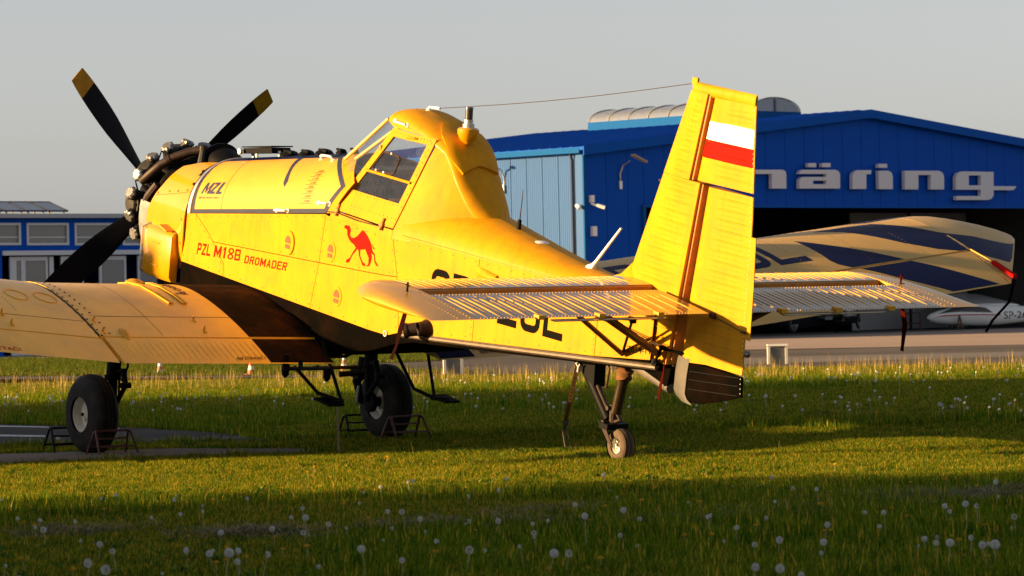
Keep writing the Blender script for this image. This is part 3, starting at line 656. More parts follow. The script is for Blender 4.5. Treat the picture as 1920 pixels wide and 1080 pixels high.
# ------------------------------------------------------------------ fin and rudder
def vsurf(zs,fx0,fx1,thk,shape):
    """closed loft over Z; fx0 leading x, fx1 trailing x; shape(k)-> half thickness fraction, k 0 at LE"""
    secs=[]
    ks=[0,.02,.06,.13,.25,.45,.7,1.0]
    for z in zs:
        a,b=fx0(z),fx1(z); t=thk(z)
        L=[(a+(b-a)*k,t*shape(k),z) for k in ks]
        secs.append(L+[(x,-y,zz) for x,y,zz in reversed(L[1:])])
    return secs
finb=lambda z: lerp(z,[.98,1.57,2.56,2.561,3.31],[-.60,-.665,-.775,-.625,-.745])
finsh=lambda k: math.sqrt(k)*1.15 if k<.25 else .575+.425*min((k-.25)/.4,1) if k<1 else 1
fint=lambda z: lerp(z,[1.3,3.4],[.085,.05])
F=MB(); F.loft(vsurf([.985,1.42,1.6,1.9,2.2,2.5,2.558],fin_le,finb,fint,finsh)); F.loft(vsurf([2.562,2.8,3.1,3.30],fin_le,finb,fint,finsh))
FIN=F.obj('fin',M['yellow'],AIR,angle=28)
sp=MB()
for za,zb in ((1.0,2.55),(2.565,3.30)):
    sp.loft([[(finb(z)-.001,.7*fint(z),z),(finb(z)-.022,.6*fint(z),z),(finb(z)-.022,-.6*fint(z),z),(finb(z)-.001,-.7*fint(z),z)] for z in (za,zb)])
sp.obj('fin_spar',M['orange'],FIN)
bd=MB(); i=0
for z in (1.12,1.20,1.28,1.36):
    for s in (1,-1): bd.ring([(-.40,s*.072,z),(-.43,s*.081,z),(-.54,s*.088,z),(-.56,s*.08,z)],.008,n=6)
z=1.66
while z<3.26:
    a=fin_le(z)-.13-(.0 if i%2 else .02); b=finb(z)+.045
    for s in (1,-1):
        def y(x): k=(fin_le(z)-x)/(fin_le(z)-finb(z)); return s*fint(z)*finsh(k)
        big=.0085 if i%2==0 else .0035
        bd.ring([(x,y(x)+s*(-.001 if 0<j<4 else -.006),z) for j,x in enumerate(arr(a,b,5))],big,n=6)
    i+=1; z+=.0435
bd.obj('stiffener_bead',M['yellow'],FIN,kind='stuff')
fl=MB(); fl.loft([[(.42,w_*.9,1.545),(.42,0,1.56),(.42,-w_*.9,1.545)] if 0 else [(x,wd,1.53),(x,wd*.45,1.53+h*.6),(x,0,1.53+h),(x,-wd*.45,1.53+h*.6),(x,-wd,1.53)] for x,wd,h in ((.40,.02,.02),(.25,.055,.075),(.10,.10,.20),(.0,.12,.10))],closed=False); fl.obj('fin_fillet',M['yellow'],FIN)
MB().lathe((fin_le(2.48)-.0,0,2.48),(1,0,.2),[(-.02,.012),(.02,.012),(.03,.004)],n=8).obj('fin_stud',M['wire'],FIN)
mb=MB(); mb.box((-.50,0,3.375),(.07,.02,.06)); mb.obj('aerial_lug',M['yellow'],FIN)
rle=lambda z: lerp(z,[.72,1.06,1.08,1.57,2.56,2.561,3.29],[-.86,-.87,-.73,-.745,-.845,-.675,-.80])
rte=lambda z: lerp(z,[.72,.905,1.1,2.2,3.36],[-1.2,-1.537,-1.512,-1.455,-1.322])
rsh=lambda k: math.sqrt(max(k,0)/.06)*.8 if k<.06 else .8+.2*(k-.06)/.07 if k<.13 else 1-.90*(k-.13)/.87
rt=lambda z: lerp(z,[.7,3.4],[.070,.046])
def rud(zs): return vsurf(zs,rle,rte,rt,rsh)
R_=MB(); R_.loft(rud([1.082,1.3,1.6,2,2.4,2.545])); R_.loft(rud([2.575,2.8,3.0,3.2,3.285]))
RUD=R_.obj('rudder',M['yellow'],AIR,angle=28)
# horn cap
cp=[]
for t in arr(0,1,12):
    x=-.475-.845*t; w_=.052*min(1,(t*9+.1))*(1-.75*t); 
    cp.append([(x,w_*math.cos(a)*1.05,3.322+.052*math.sin(a)*(1 if t>.02 else .4)) for a in arr(0,2*math.pi,13)[:-1]])
MB().loft(cp).obj('rudder_horn',M['yellow'],RUD)
# black lower part
secs=[]
for z,x0,x1 in ((.73,-.875,-1.0),(.80,-.87,-1.25),(.90,-.87,-1.535),(1.0,-.868,-1.524),(1.065,-.866,-1.516)):
    L=[(x0+(x1-x0)*k,.066*(1-.85*k)*(1 if k>0 else .9),z) for k in (0,.2,.5,.8,1)]; secs.append(L+[(x,-y,zz) for x,y,zz in reversed(L)])
LOW=MB().loft(secs).obj('rudder_foot',M['blackpaint'],RUD,angle=20)
MB().loft([[(-.868,y,z0) for y in(.066,-.066)]+[(-1.52,-.01,z1),(-1.52,.01,z1)] for z0,z1 in((1.06,1.13),(1.09,1.15))]).obj('rudder_skirt',M['yellow'],RUD)
secs=[]
for z,x in ((.715,-.76),(.75,-.68),(.79,-.645),(.95,-.645),(1.09,-.66)):
    secs.append([(x-.225+.225*math.cos(a)*1.0,.068*math.sin(a),z) for a in arr(-math.pi/2,math.pi/2,11)])
MB().loft(secs,closed=False,caps=False).obj('rudder_nose_plate',M['dullalu'],RUD)
drape('flag_band',[[(-.80,3.085),(-1.345,3.085),(-1.358,2.932),(-.775,2.932)]],lambda x,z:(x,rt(z)*rsh((rle(z)-x)/(rle(z)-rte(z)))+.0008,z),M['white'],RUD,h=.003,th=.003,cu=.06,cv=.05,out=OUTL)
drape('flag_band',[[(-.775,2.932),(-1.358,2.932),(-1.372,2.778),(-.745,2.778)]],lambda x,z:(x,rt(z)*rsh((rle(z)-x)/(rle(z)-rte(z)))+.0008,z),M['red'],RUD,h=.003,th=.003,cu=.06,cv=.05,out=OUTL)
bd=[MB(),MB(),MB(),MB()]; i=0; z=1.17
while z<3.25:
    a=rle(z)-.17-(.03 if z>2.6 else 0); b=rte(z)+.03
    which=1 if 2.932<z<3.085 else 2 if 2.778<z<=2.932 else 0
    for s in (1,-1):
        yy=lambda x:s*(rt(z)*rsh((rle(z)-x)/(rle(z)-rte(z))))
        big=.0085 if i%2==0 else .0035
        if z<2.53 or z>2.62: bd[which if s>0 else 0].ring([(x,yy(x)+s*(.001 if which and s>0 else 0)+s*(-.001 if 0<j<4 else -.006),z) for j,x in enumerate(arr(a,b,5))],big,n=6)
    i+=1; z+=.0435
bd[0].obj('stiffener_bead',M['yellow'],RUD,kind='stuff'); bd[1].obj('stiffener_bead',M['white'],RUD,kind='stuff'); bd[2].obj('stiffener_bead',M['red'],RUD,kind='stuff')
b2=MB()
for zz in (1.02,.95,.87):
    for s in (1,-1): b2.ring([(-.9,s*.066,zz-.03),(-1.49,s*.018,zz+.035)],.004,n=5)
b2.obj('foot_bead',M['black'],RUD,kind='stuff')
dd=MB()
for z in arr(.93,3.25,60): dd.ring([(rte(z)+.012,.0,z),(rte(z)+.012,.013,z)],[.004,.0035],n=5)
dd.obj('rivet',M['white'],RUD,kind='stuff')
tb=MB(); tb.loft([[(rte(z)+.004,.010,z),(rte(z)-(.05 if z>2 else .065),.004,z),(rte(z)-(.05 if z>2 else .065),-.004,z),(rte(z)+.004,-.010,z)] for z in (1.38,1.8,2.22)]); tb.obj('rudder_trim_tab',M['yellow'],RUD)
tr=MB(); tr.box((-1.11,.05,1.505),(.06,.03,.045)); tr.ring([(-1.13,.055,1.50),(-1.50,.035,1.44)],.005,n=6); tr.box((-1.5,.03,1.44),(.05,.02,.02)); tr.obj('trim_rod',M['wire'],RUD)
MB().lathe((-1.545,0,1.265),(0,1,0),[(-.02,.012),(-.012,.028),(.012,.028),(.02,.012)],n=12).obj('tail_lamp',M['beacon'],RUD)
# tail bumper under the fuselage end
web=MB(); web.prism([(.02,.93),(-.62,.95),(-.60,.80),(-.52,.775)],lambda x,z:(x,.045,z),lambda x,z:(x,-.045,z)); WEB=web.obj('tail_fairing',M['blackpaint'],AIR)
MB().ring([(.06,0,.90),(-.02,0,.885),(-.50,0,.795),(-.60,0,.775)],[.03,.055,.048,.044],n=14).obj('bumper_tube',M['dullalu'],WEB)
# control horn and cables
ct=MB(); ct.ring([(-.80,.04,1.115),(-.68,.15,1.13),(-.58,.15,1.12)],.012,n=8); ct.box((-.62,.15,1.14),(.10,.02,.025)); ct.ring([(-.62,.16,1.14),(-.52,.14,1.00),(-.50,.13,.97)],.014,n=8); ct.lathe((-.50,.12,.985),(0,1,0),[(-.01,.035),(.02,.035)],n=12)
ct.obj('rudder_horn_arm',M['black'],AIR)
cb=MB(); a=Vector((.12,wX(.12)+.012,1.24)); b=Vector((-.60,.16,1.15)); cb.ring([a,b],.0045,n=5); cb.ring([a+Vector((0,0,-.012)),b+Vector((0,0,-.014))],.0045,n=5); cb.obj('rudder_cable',M['wire'],AIR)
cf=MB(); cf.box((.20,wX(.2)+.006,1.235),(.20,.02,.05)); cf.obj('cable_fairing',M['seam'],AIR)
# ------------------------------------------------------------------ tailplane
def tp_sec(Y,u0,u1,n=9):
    us=arr(u0,u1,n); return [tp_map(u,Y,1) for u in us]+[tp_map(u,Y,-1) for u in reversed(us)]
uS=.41; uE=.538
ST=MB(); ST.loft([tp_sec(Y,0,uS) for Y in arr(-2.44,2.44,13)]); STAB=ST.obj('stabilizer',M['tail'],AIR,angle=40)
MB().loft([[(tp_map(uS,Y)[0]-.002,Y,tp_map(uS,Y,1)[2]-.008),(tp_map(uS,Y)[0]-.03,Y,tp_map(uS,Y,1)[2]-.012),(tp_map(uS,Y)[0]-.03,Y,tp_map(uS,Y,-1)[2]+.012),(tp_map(uS,Y)[0]-.002,Y,tp_map(uS,Y,-1)[2]+.008)] for Y in arr(-2.44,2.44,7)]).obj('stabilizer_spar',M['orange'],STAB)
tpu=lambda u,Y:tp_map(u,Y,1)
for s in (1,-1):
    EL=MB(); EL.loft([tp_sec(s*Y,uE,1) for Y in arr(.14,2.455,9)])
    ELV=EL.obj('elevator',M['tail'],AIR,angle=40)
    tips=[]
    for k in (0,.12,.3,.5,.68,.82,.92,.98,1.0):
        Y=2.46+.44*k; f=math.sqrt(max(1-k**2.4,.0))*1.02+.02; xl=.34-.50*k**2.2; us=arr(0,1,16); q=[]
        for u in us: q.append((xl+(-1.17-xl)*u,s*Y,1.535+naca(u,.105)[1]*1.5*f))
        for u in reversed(us): q.append((xl+(-1.17-xl)*u,s*Y,1.535-naca(u,.105)[1]*1.5*f))
        tips.append(q)
    MB().loft(tips).obj('elevator_tip',M['tip'],ELV,angle=50)
    rb=MB(); r2=MB()
    for k in range(34):
        Y=s*(.24+.0655*k)
        if abs(Y)<2.42:
            rb.ring([(lambda q:(q[0],q[1],q[2]+(.001 if 0<j<4 else -.004)))(tp_map(u,Y)) for j,u in enumerate(arr(.58,.965,5))],.0055 if k%2==0 else .003,n=6)
            r2.ring([(lambda q:(q[0],q[1],q[2]+(.001 if 0<j<4 else -.004)))(tp_map(u,Y)) for j,u in enumerate(arr(.08,uS-.02,5))],.0055 if k%2==0 else .003,n=6)
    rb.obj('rib_bead',M['rib'],ELV,kind='stuff'); r2.obj('rib_bead',M['rib'],STAB,kind='stuff')
    dd=MB()
    for k in range(70):
        Y=s*(.2+.033*k)
        if abs(Y)<2.44:
            dot(tpu,.985,Y,.005,.004,(0,0,1),5,dd); dot(tpu,.555,Y,.005,.004,(0,0,1),5,dd)
    for k in range(30):
        u=.1+.87*k/29; dot(tpu,u,s*2.50,.005,.004,(0,0,1),5,dd); dot(tpu,u,s*2.62,.005,.004,(0,0,1),5,dd)
    dd.obj('rivet',M['rib'],ELV,kind='stuff')
    hg=MB()
    for Y in (.65,1.25,1.85):
        q=Vector(tp_map(.99,s*Y)); hg.box(q+Vector((.0,0,.004)),(.07,.06,.035))
    hg.obj('tab_hinge',M['rib'],ELV)
    q0=Vector(tp_map(1,s*.62)); q1=Vector(tp_map(1,s*1.75)); MB().loft([[Vector((q.x+.0,q.y,q.z-.012)),Vector((q.x-.055,q.y,q.z-.016)),Vector((q.x-.055,q.y,q.z-.024)),Vector((q.x,q.y,q.z-.022))] for q in (q0,q1)]).obj('elevator_tab',M['tail'],ELV)
    # bracing struts
    for (pu,pl,xl_,r) in (((1090,597),(1167,664),-.06,.022),((1140,597),(1235,664),-.50,.034)):
        lo=PB(*pl,wX(xl_)+.02)
        Yt=.80; up=PB(*pu,Yt); d=up-lo; up=lo+d*((1.50-lo.z)/d.z); 
        MB().ring([(lo.x,s*lo.y,lo.z),(up.x,s*up.y,up.z)],r,n=10).obj('tail_strut',M['brownstrut'],AIR)
    rd=MB(); p=PB(1187,600,.42); q=PB(1180,640,.2); 
    if s>0: rd.ring([PB(1150,597,.5),PB(1176,599,.5),p,],.010,n=6); rd.box(p,(.06,.03,.05)); rd.ring([PB(1180,593,.4),PB(1184,606,.38),PB(1168,660,.16)],.013,n=6); rd.obj('elevator_linkage',M['black'],AIR)
# ------------------------------------------------------------------ wings
def wsec(Y,u0,u1,n=22):
    us=[u0+(u1-u0)*(1-math.cos(math.pi/2*(i/(n-1)))) for i in range(n)]
    return [wing_map(u,Y,1) for u in us]+[wing_map(u,Y,-1) for u in reversed(us[1 if u0==0 else 0:])]
UPW=(0,0,1)
WING={}
for s in (1,-1):
    W_=MB(); W_.loft([wsec(s*Y,0,.812) for Y in (.54,1.2,1.9,2.6,2.865)])
    W_.loft([wsec(s*Y,0,.826) for Y in (2.895,3.4,4.2,5.0,5.60)])
    W_.loft([wsec(s*Y,0,.692) for Y in (5.601,6.3,7.1,7.895)])
    W_.loft([wsec(s*Y,0,1.0,30) for Y in (7.90,8.05,8.2,8.35,8.5,8.65,8.8,8.95,9.06,9.1)])
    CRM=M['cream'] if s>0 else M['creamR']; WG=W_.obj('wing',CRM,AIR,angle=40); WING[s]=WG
    MB().loft([wsec(s*Y,0,.80) for Y in (2.86,2.90)]).obj('wing_joint',M['seam'],WG)
    FL=MB().loft([wsec(s*Y,.822,1.0,8) for Y in (.60,1.5,2.2,2.835)]).obj('flap',CRM,WG)
    fo=MB().loft([wsec(s*Y,.836,1.0,8) for Y in (2.885,3.8,4.7,5.58)]).obj('outer_flap',CRM,WG)
    AI=MB().loft([wsec(s*Y,.706,1.0,10) for Y in (5.61,6.4,7.2,7.88)]).obj('aileron',CRM,WG)
    wm=lambda u,Y,s=s: wing_map(u,s*Y,1)
    yw=1.29 if s>0 else 1.0
    mt=M['walk'] if s>0 else M['walkblue']
    drape('walkway',[rect(.012,.808,.57,yw)],wm,mt,WG,h=.0035,th=.003,cu=.04,cv=.3,out=UPW)
    drape('walkway',[rect(.826,.992,.605,yw)],wm,mt,FL,h=.0035,th=.003,cu=.05,cv=.3,out=UPW)
    rb=MB()
    for k in range(24):
        Y=yw+.04+.064*k
        if Y<2.8: rb.ring([(lambda q:(q[0],q[1],q[2]+(.001 if 0<j<4 else -.004)))(wing_map(u,s*Y)) for j,u in enumerate(arr(.84,.985,5))],.006 if k%2 else .0045,n=6)
    rb.obj('rib_bead',M['riblight'] if s>0 else M['creamR'],FL,kind='stuff')
    drape('spar_seam',[rect(.643,.6455,1.3,2.86)],wm,M['seam'],WG,h=.0012,th=.002,cv=.4,out=UPW)
    drape('spar_seam',[rect(.696,.699,2.91,5.58)],wm,M['seam'],WG,h=.0012,th=.002,cv=.4,out=UPW)
    drape('panel_seam',[rect(.15,.80,2.20,2.204)],wm,M['seam'],WG,h=.0008,th=.002,cu=.05,out=UPW)
    drape('joint_strip',[rect(.10,.80,2.74,2.862)],wm,M['cream'],WG,h=.004,th=.005,cu=.03,out=UPW)
    dd=MB(); bl=MB()
    for k in range(16):
        u=.14+.65*k/15; dot(wm,u,2.752,.011,.007,UPW,6,bl); dot(wm,u+.02,2.852,.011,.007,UPW,6,bl)
    bl.obj('joint_bolt',M['trim'],WG)
    for k in range(70):
        Y=1.4+.105*k
        if Y<7.8: dot(wm,.19 if Y<2.7 else .16,Y,.006,.002,UPW,5,dd); 
        if Y<7.8 and Y>2.95: dot(wm,.30,Y,.005,.002,UPW,5,dd)
    for Y in (3.55,4.3,5.0,5.8,6.6,7.3):
        for k in range(26): dot(wm,.05+.6*k/25,Y,.005,.002,UPW,5,dd)
    dd.obj('rivet',M['screw'],WG,kind='stuff')
    for Y in (3.06,3.36):
        tr=MB(); us=[]
        pts=[]
        for t in arr(0,2*math.pi,25): pts.append(Vector(wing_map(.488+.055*math.cos(t),s*(Y+.105*math.sin(t))))+Vector((0,0,.001)))
        tr.ring(pts,.006,n=6,caps=False); tr.obj('tank_cap_ring',M['rib'],WG)
    ps=MB()
    for u,Y in ((.671,1.72),(.763,1.72),(.702,3.75),(.782,3.74),(.691,2.80),(.777,2.80)):
        q=Vector(wing_map(u,s*Y)); ps.ring([q-Vector((0,0,.01)),q+Vector((0,0,.035)),q+Vector((-.01,0,.05))],[.012,.010,.005],n=8); ps.ring([q+Vector((.02,0,-.003)),q+Vector((-.05,0,-.003))],.007,n=6)
    ps.obj('vortex_post',M['rib'],WG)
    bp=[]
    for t in arr(0,1,9):
        u=.755+.085*t; q=Vector(wing_map(u,s*2.60)); w_=.035*math.sin(math.pi*min(.98,max(.04,t)))+.006; bp.append([q+Vector((0,w_*math.cos(a),w_*1.1*math.sin(a))) for a in arr(0,2*math.pi,11)[:-1]])
    MB().loft(bp).obj('hinge_blister',M['rib'],WG)
    # hydraulic lines over the wing root
    hz=MB()
    for d in (0,.012,.04):
        hz.ring([Vector(wing_map(u,s*(Y0+d)))+Vector((0,0,.012)) for u,Y0 in ((.10,1.76),(.18,1.75),(.28,1.76),(.40,1.77),(.52,1.75))],.009,n=6)
        hz.ring([Vector(wing_map(u,s*(Y0+d)))+Vector((0,0,.012)) for u,Y0 in ((.12,1.55),(.2,1.555),(.30,1.575),(.42,1.59),(.52,1.60))],.009,n=6)
    hz.obj('pipe_run',M['rib'],WG)
    q=Vector(wing_map(.13,s*1.66)); cp=MB(); cp.lathe(q-Vector((0,0,.01)),(0,0,1),[(0,.10),(.035,.09),(.055,.05),(.06,.01)],n=16); cp.obj('filler_cap',M['rib'],WG)
WL,WR=WING[1],WING[-1]
wl=lambda u,Y:wing_map(u,Y,1)
FLL=[o for o in WL.children if o.name.startswith('flap')][0]; OFL=[o for o in WL.children if o.name.startswith('outer_flap')][0]
lettering('lettering','NIE STAW'+chr(65)+chr(262)+' !',[(.977,1.645),(.974,1.325),(.950,1.31),(.953,1.60)],wl,M['ink'],FLL,h=.008,out=UPW)
lettering('lettering','NIE CHODZIC',[(.40,1.42),(.19,1.40),(.19,1.475),(.40,1.49)],wl,M['brownink'],WL,h=.002,out=UPW)
drape('arrow_mark',[[(.386,1.557),(.375,1.53),(.381,1.53),(.381,1.475),(.392,1.475),(.392,1.53),(.398,1.53)]],wl,M['brownink'],WL,h=.002,th=.002,out=UPW)
drape('arrow_mark',[rect(.235,.240,1.456,1.536)],wl,M['brownink'],WL,h=.002,th=.002,out=UPW)
lettering('lettering','NIE CHWYT'+chr(65)+chr(262)+'!',[(.985,4.45),(.981,3.85),(.955,3.86),(.958,4.46)],wl,M['red'],OFL,h=.003,out=UPW)
# right wing: registration and navy chevrons
wr=lambda u,Y:wing_map(u,Y,1)
NV=M['navy']
for ch,Y in zip('P-ZUL',(-3.59,-4.07,-4.55,-5.03,-5.51)):
    drape('registration_letter',bars(ch),wr,NV,WR,h=.002,th=.003,cu=.03,cv=.12,xf=lambda x,y,Y=Y:(.572-.272*y,Y-.42*x),out=UPW)
drape('chevron',[[(.0,-6.7),(.10,-7.1),(.19,-7.4),(.158,-8.25),(.10,-8.62),(.0,-8.6)]],wr,NV,WR,h=.002,th=.003,cu=.02,cv=.12,out=UPW)
drape('chevron',[[(.222,-6.60),(.215,-7.03),(.235,-7.39),(.352,-7.63),(.481,-7.857),(.628,-8.248),(.80,-8.60),(.97,-8.9),(.985,-8.45),(.972,-8.307),(.810,-8.049),(.692,-7.87),(.689,-7.758),(.644,-7.538),(.540,-7.261),(.409,-7.039),(.305,-6.86)]],wr,NV,WR,h=.002,th=.003,cu=.03,cv=.12,out=UPW)
drape('chevron',[[(.330,-6.123),(.389,-6.256),(.470,-6.453),(.522,-6.588),(.576,-6.72),(.631,-6.851),(.688,-6.985),(.688,-6.256),(.644,-6.153),(.599,-6.12),(.518,-6.132),(.419,-6.13)]],wr,NV,WR,h=.002,th=.003,cu=.03,cv=.12,out=UPW)
AIR_=[o for o in WR.children if o.name.startswith('aileron')][0]
drape('chevron',[[(.71,-7.035),(.791,-7.255),(.873,-7.455),(.99,-7.75),(.99,-7.10),(.962,-7.026),(.846,-6.682),(.764,-6.487),(.71,-6.34)]],wr,NV,AIR_,h=.002,th=.003,cu=.03,cv=.12,out=UPW)
lettering('lettering','NIE STAW'+chr(65)+chr(262)+' !',[(.977,-1.1),(.974,-1.45),(.950,-1.45),(.953,-1.1)],wr,NV,WR,h=.008,out=UPW)
# ------------------------------------------------------------------ landing gear (world-vertical parts, given in body axes)
def wb(x,y,z): return w2b((x,y,z))
AXL=wb(0,1,0)-wb(0,0,0); UPB=wb(0,0,1)-wb(0,0,0); FWB=wb(1,0,0)-wb(0,0,0)
def wheel(par,c,R,W,rr,mt,nm='wheel'):
    c=Vector(c); prof=[]
    n=12
    for i in range(n+1):
        t=math.pi*i/n; prof.append((-W/2*math.cos(t)*(1.0),rr+(R-rr)*(math.sin(t)**.55 if 0<t<math.pi else 0)))
    ty=MB(); ty.lathe(c,(0,1,0),prof,n=44,caps=False); T=ty.obj(nm,mt,par)
    gr=MB()
    for y in (-.045,0,.045): gr.lathe(c,(0,1,0),[(y-.006,R-.001-.0),(y,R-.0+.001),(y+.006,R-.001)],n=44,caps=False)
    gr.obj('tread_line',M['dark'],T)
    for sd in (1,-1):
        rm=MB(); y0=sd*W*.5*.55
        rm.lathe(c+Vector((0,y0,0)),(0,sd,0),[(.0,rr*1.05),(.035*R/.4,rr*1.04),(.045*R/.4,rr*.96),(.02*R/.4,rr*.88),(-.035*R/.4,rr*.80),(-.045*R/.4,rr*.38),(.0,rr*.34),(.02*R/.4,rr*.22),(.022*R/.4,.005)],n=36,caps=False); rm.obj('rim',M['rim'],T)
        bt=MB()
        for k in range(5):
            a=2*math.pi*k/5+.3; bt.lathe(c+Vector((rr*.6*math.cos(a),y0+sd*-.044*R/.4,rr*.6*math.sin(a))),(0,sd,0),[(0,rr*.11),(.004,rr*.11)],n=10)
        bt.lathe(c+Vector((0,y0,0)),(0,sd,0),[(.02*R/.4,rr*.12),(.035*R/.4,rr*.10)],n=10)
        bt.obj('wheel_bolt',M['dark'],T)
    return T
for s in (1,-1):
    c=wb(6.31,s*1.72,.385)
    leg=MB(); 
    top=wb(6.10,s*1.50,1.38); mid=wb(6.27,s*1.50,.74)
    leg.ring([top,mid],[.075,.07],n=14); leg.ring([mid,wb(6.31,s*1.50,.40)],.05,n=12); leg.ring([wb(6.31,s*1.50,.40),wb(6.31,s*1.70,.385)],.05,n=10)
    leg.ring([mid+UPB*.03,mid-UPB*.03],.085,n=12)
    LG=leg.obj('main_gear_leg',M['black'],AIR)
    t=MB(); 
    k=wb(6.05,s*1.48,.66)
    t.ring([wb(6.22,s*1.48,.80),wb(6.10,s*1.47,.80),k],[.03,.035,.025],n=8); t.ring([k,wb(6.27,s*1.48,.47)],[.022,.03],n=8); t.lathe(k,(0,1,0),[(-.05,.03),(.05,.03)],n=8); t.ring([wb(6.17,s*1.48,.79),wb(6.2,s*1.48,.5)],.012,n=6)
    t.obj('torque_link',M['black'],LG)
    MB().ring([wb(6.0,s*1.46,1.30),wb(6.08,s*1.45,1.0),wb(6.05,s*1.45,.85),wb(6.16,s*1.46,.70)],.012,n=6).obj('brake_hose',M['black'],LG)
    wheel(LG,c,.395,.28,.175,M['tyre'])
    if s<0:
        b_=MB(); b_.lathe(c+Vector((0,.17,0)),(0,1,0),[(0,.10),(.05,.10),(.06,.06)],n=18); b_.ring([wb(6.50,-1.52,.66),wb(6.52,-1.50,.60),wb(6.44,-1.5,.38)],[.06,.05,.03],n=8); b_.box(wb(6.50,-1.5,.70),(.16,.08,.12)); b_.obj('brake_unit',M['black'],LG)
        MB().ring([wb(6.42,-1.46,.56),wb(6.45,-1.46,.45),wb(6.48,-1.47,.36)],[.014,.018,.01],n=8).obj('brake_pipe',M['alu'],LG)
# tail gear
tg=MB(); 
tg.prism([(.84,.80),(.42,.84),(.40,.58),(.50,.62)],lambda x,z:(x,.06,z),lambda x,z:(x,-.06,z))
tg.ring([(.58,0,.68),(.22,0,.33)],[.055,.045],n=12)
TG=tg.obj('tail_gear_yoke',M['black'],AIR)
t=MB(); t.ring([(.07,0,.72),(.125,0,.425)],.048,n=16); t.ring([(.125,0,.43),(.13,0,.41)],.052,n=16); t.obj('tail_strut_cylinder',mat('oleo_bronze',(.055,.036,.022),.32,metal=.6,var=.2),TG)
cv=MB(); cs=[]
for i,tt in enumerate(arr(0,1,22)):
    c=Vector((.10,0,.90)).lerp(Vector((.07,0,.70)),tt)+Vector((-.02*math.sin(tt*3),0,0)); r=.082-.028*tt+.009*math.sin(tt*31)
    cs.append([c+Vector((r*math.cos(a)*(1.15-.1*math.sin(3*a+tt*14)),r*math.sin(a),.018*math.sin(2*a+tt*9))) for a in arr(0,2*math.pi,21)[:-1]])
cv.loft(cs); cv.obj('canvas_boot',M['canvas'],TG)
t=MB(); t.ring([(.24,.03,.60),(.27,.05,.60)],.01,n=6); t.ring([(.36,.05,.60),(.18,.05,.43)],.016,n=8); t.ring([(.17,.0,.47),(.15,0,.28)],.035,n=10); t.ring([(.12,0,.42),(.05,.0,.36),(.12,0,.33)],.02,n=8); t.lathe((.17,0,.44),(0,1,0),[(-.07,.02),(.07,.02)],n=8); t.lathe((.19,0,.31),(0,1,0),[(-.07,.022),(.09,.022)],n=8); t.obj('tail_link',M['exhaust'],TG)
MB().ring([(.34,.04,.86),(.27,.05,.84),(.21,.05,.78),(.23,.05,.62),(.25,.05,.61)],.009,n=6).obj('bond_cable',M['wire'],TG)
cw=wb(-.02,.0,.145)
for s in (1,-1):
    f=MB(); A_=Vector((.16,s*.10,.30)); B_=cw+Vector((0,s*.095,0)); f.loft([[A_+Vector((.06,0,.02)),A_+Vector((-.05,0,-.01)),A_+Vector((-.05,s*.012,-.01)),A_+Vector((.06,s*.012,.02))],[B_+Vector((.03,0,.0)),B_+Vector((-.02,0,-.01)),B_+Vector((-.02,s*.012,-.01)),B_+Vector((.03,s*.012,0))]]); f.obj('fork_blade',M['exhaust'],TG)
f=MB(); f.box((.14,0,.29),(.12,.23,.05)); f.obj('fork_crown',M['black'],TG)
TW=wheel(TG,cw,.145,.125,.072,M['tyrebrown'],'tail_wheel')
# ------------------------------------------------------------------ steps, spray boom
for s,pts in ((1,[(605,640),(640,752),(553,688),(595,736),(618,752)]),(-1,[(738,650),(775,728),(815,748),(800,640),(838,751)])):
    Y=.62*s; st=MB()
    if s>0:
        st.ring([PB(605,640,Y),PB(640,752,Y)],.017,n=8); st.ring([PB(553,688,Y),PB(596,737,Y),PB(640,752,Y)],.018,n=8); a,b=PB(612,754,Y),PB(642,752,Y)
    else:
        st.ring([PB(738,650,Y),PB(776,729,Y),PB(815,747,Y)],.018,n=8); st.ring([PB(799,640,Y),PB(815,747,Y)],.016,n=8); a,b=PB(810,746,Y),PB(839,750,Y)
    SP=st.obj('boarding_step',M['black'],AIR)
    MB().ring([a,b],.022,n=8).box((a+b)/2+Vector((0,s*.06,0)),((b-a).length*1.0,.17,.022),Matrix.Rotation(-AL*0+(-.03),3,'Y')).obj('step_tread',M['black'],SP)
bo=MB()
for s,Y in ((1,1.05),(1,.75)):
    pass
bo.ring([(3.78,1.1,.06),(2.98,1.1,.235)],.02,n=8); bo.ring([(3.78,.8,.06),(2.98,.8,.235)],.018,n=8)
for X in (3.74,3.5,3.2,3.02):
    bo.ring([(X,1.1,.06+(3.78-X)*.22),(X+.02,1.1,.20)],.022,n=8); bo.ring([(X,1.1,.06+(3.78-X)*.22),(X,.8,.06+(3.78-X)*.22)],.014,n=6)
bo.lathe((3.76,1.1,.03),(0,0,1),[(-.05,.01),(-.02,.035),(.06,.04),(.1,.03)],n=12); bo.lathe((3.2,1.0,.12),(0,0,1),[(-.06,.012),(-.03,.035),(.05,.04)],n=12)
bo.ring([PB(612,660,.3),PB(665,655,.3)],.016,n=8); bo.ring([PB(612,669,.3),PB(648,668,.3),PB(690,645,.3)],.018,n=8); bo.lathe(PB(625,652,.3),(0,0,1),[(-.09,.02),(-.05,.10),(.1,.11)],n=14); bo.ring([PB(638,648,.3),PB(637,662,.3)],[.04,.02],n=8); bo.ring([PB(660,645,.3),PB(659,656,.3)],[.035,.02],n=8)
bo.obj('spray_pump_frame',M['black'],AIR)
sg=MB(); sg.ring([Vector((3.3,.57,.25)),Vector((3.25,.62,.12)),Vector((3.3,.8,.1))],.03,n=8); sg.obj('spray_pipe',M['black'],AIR)
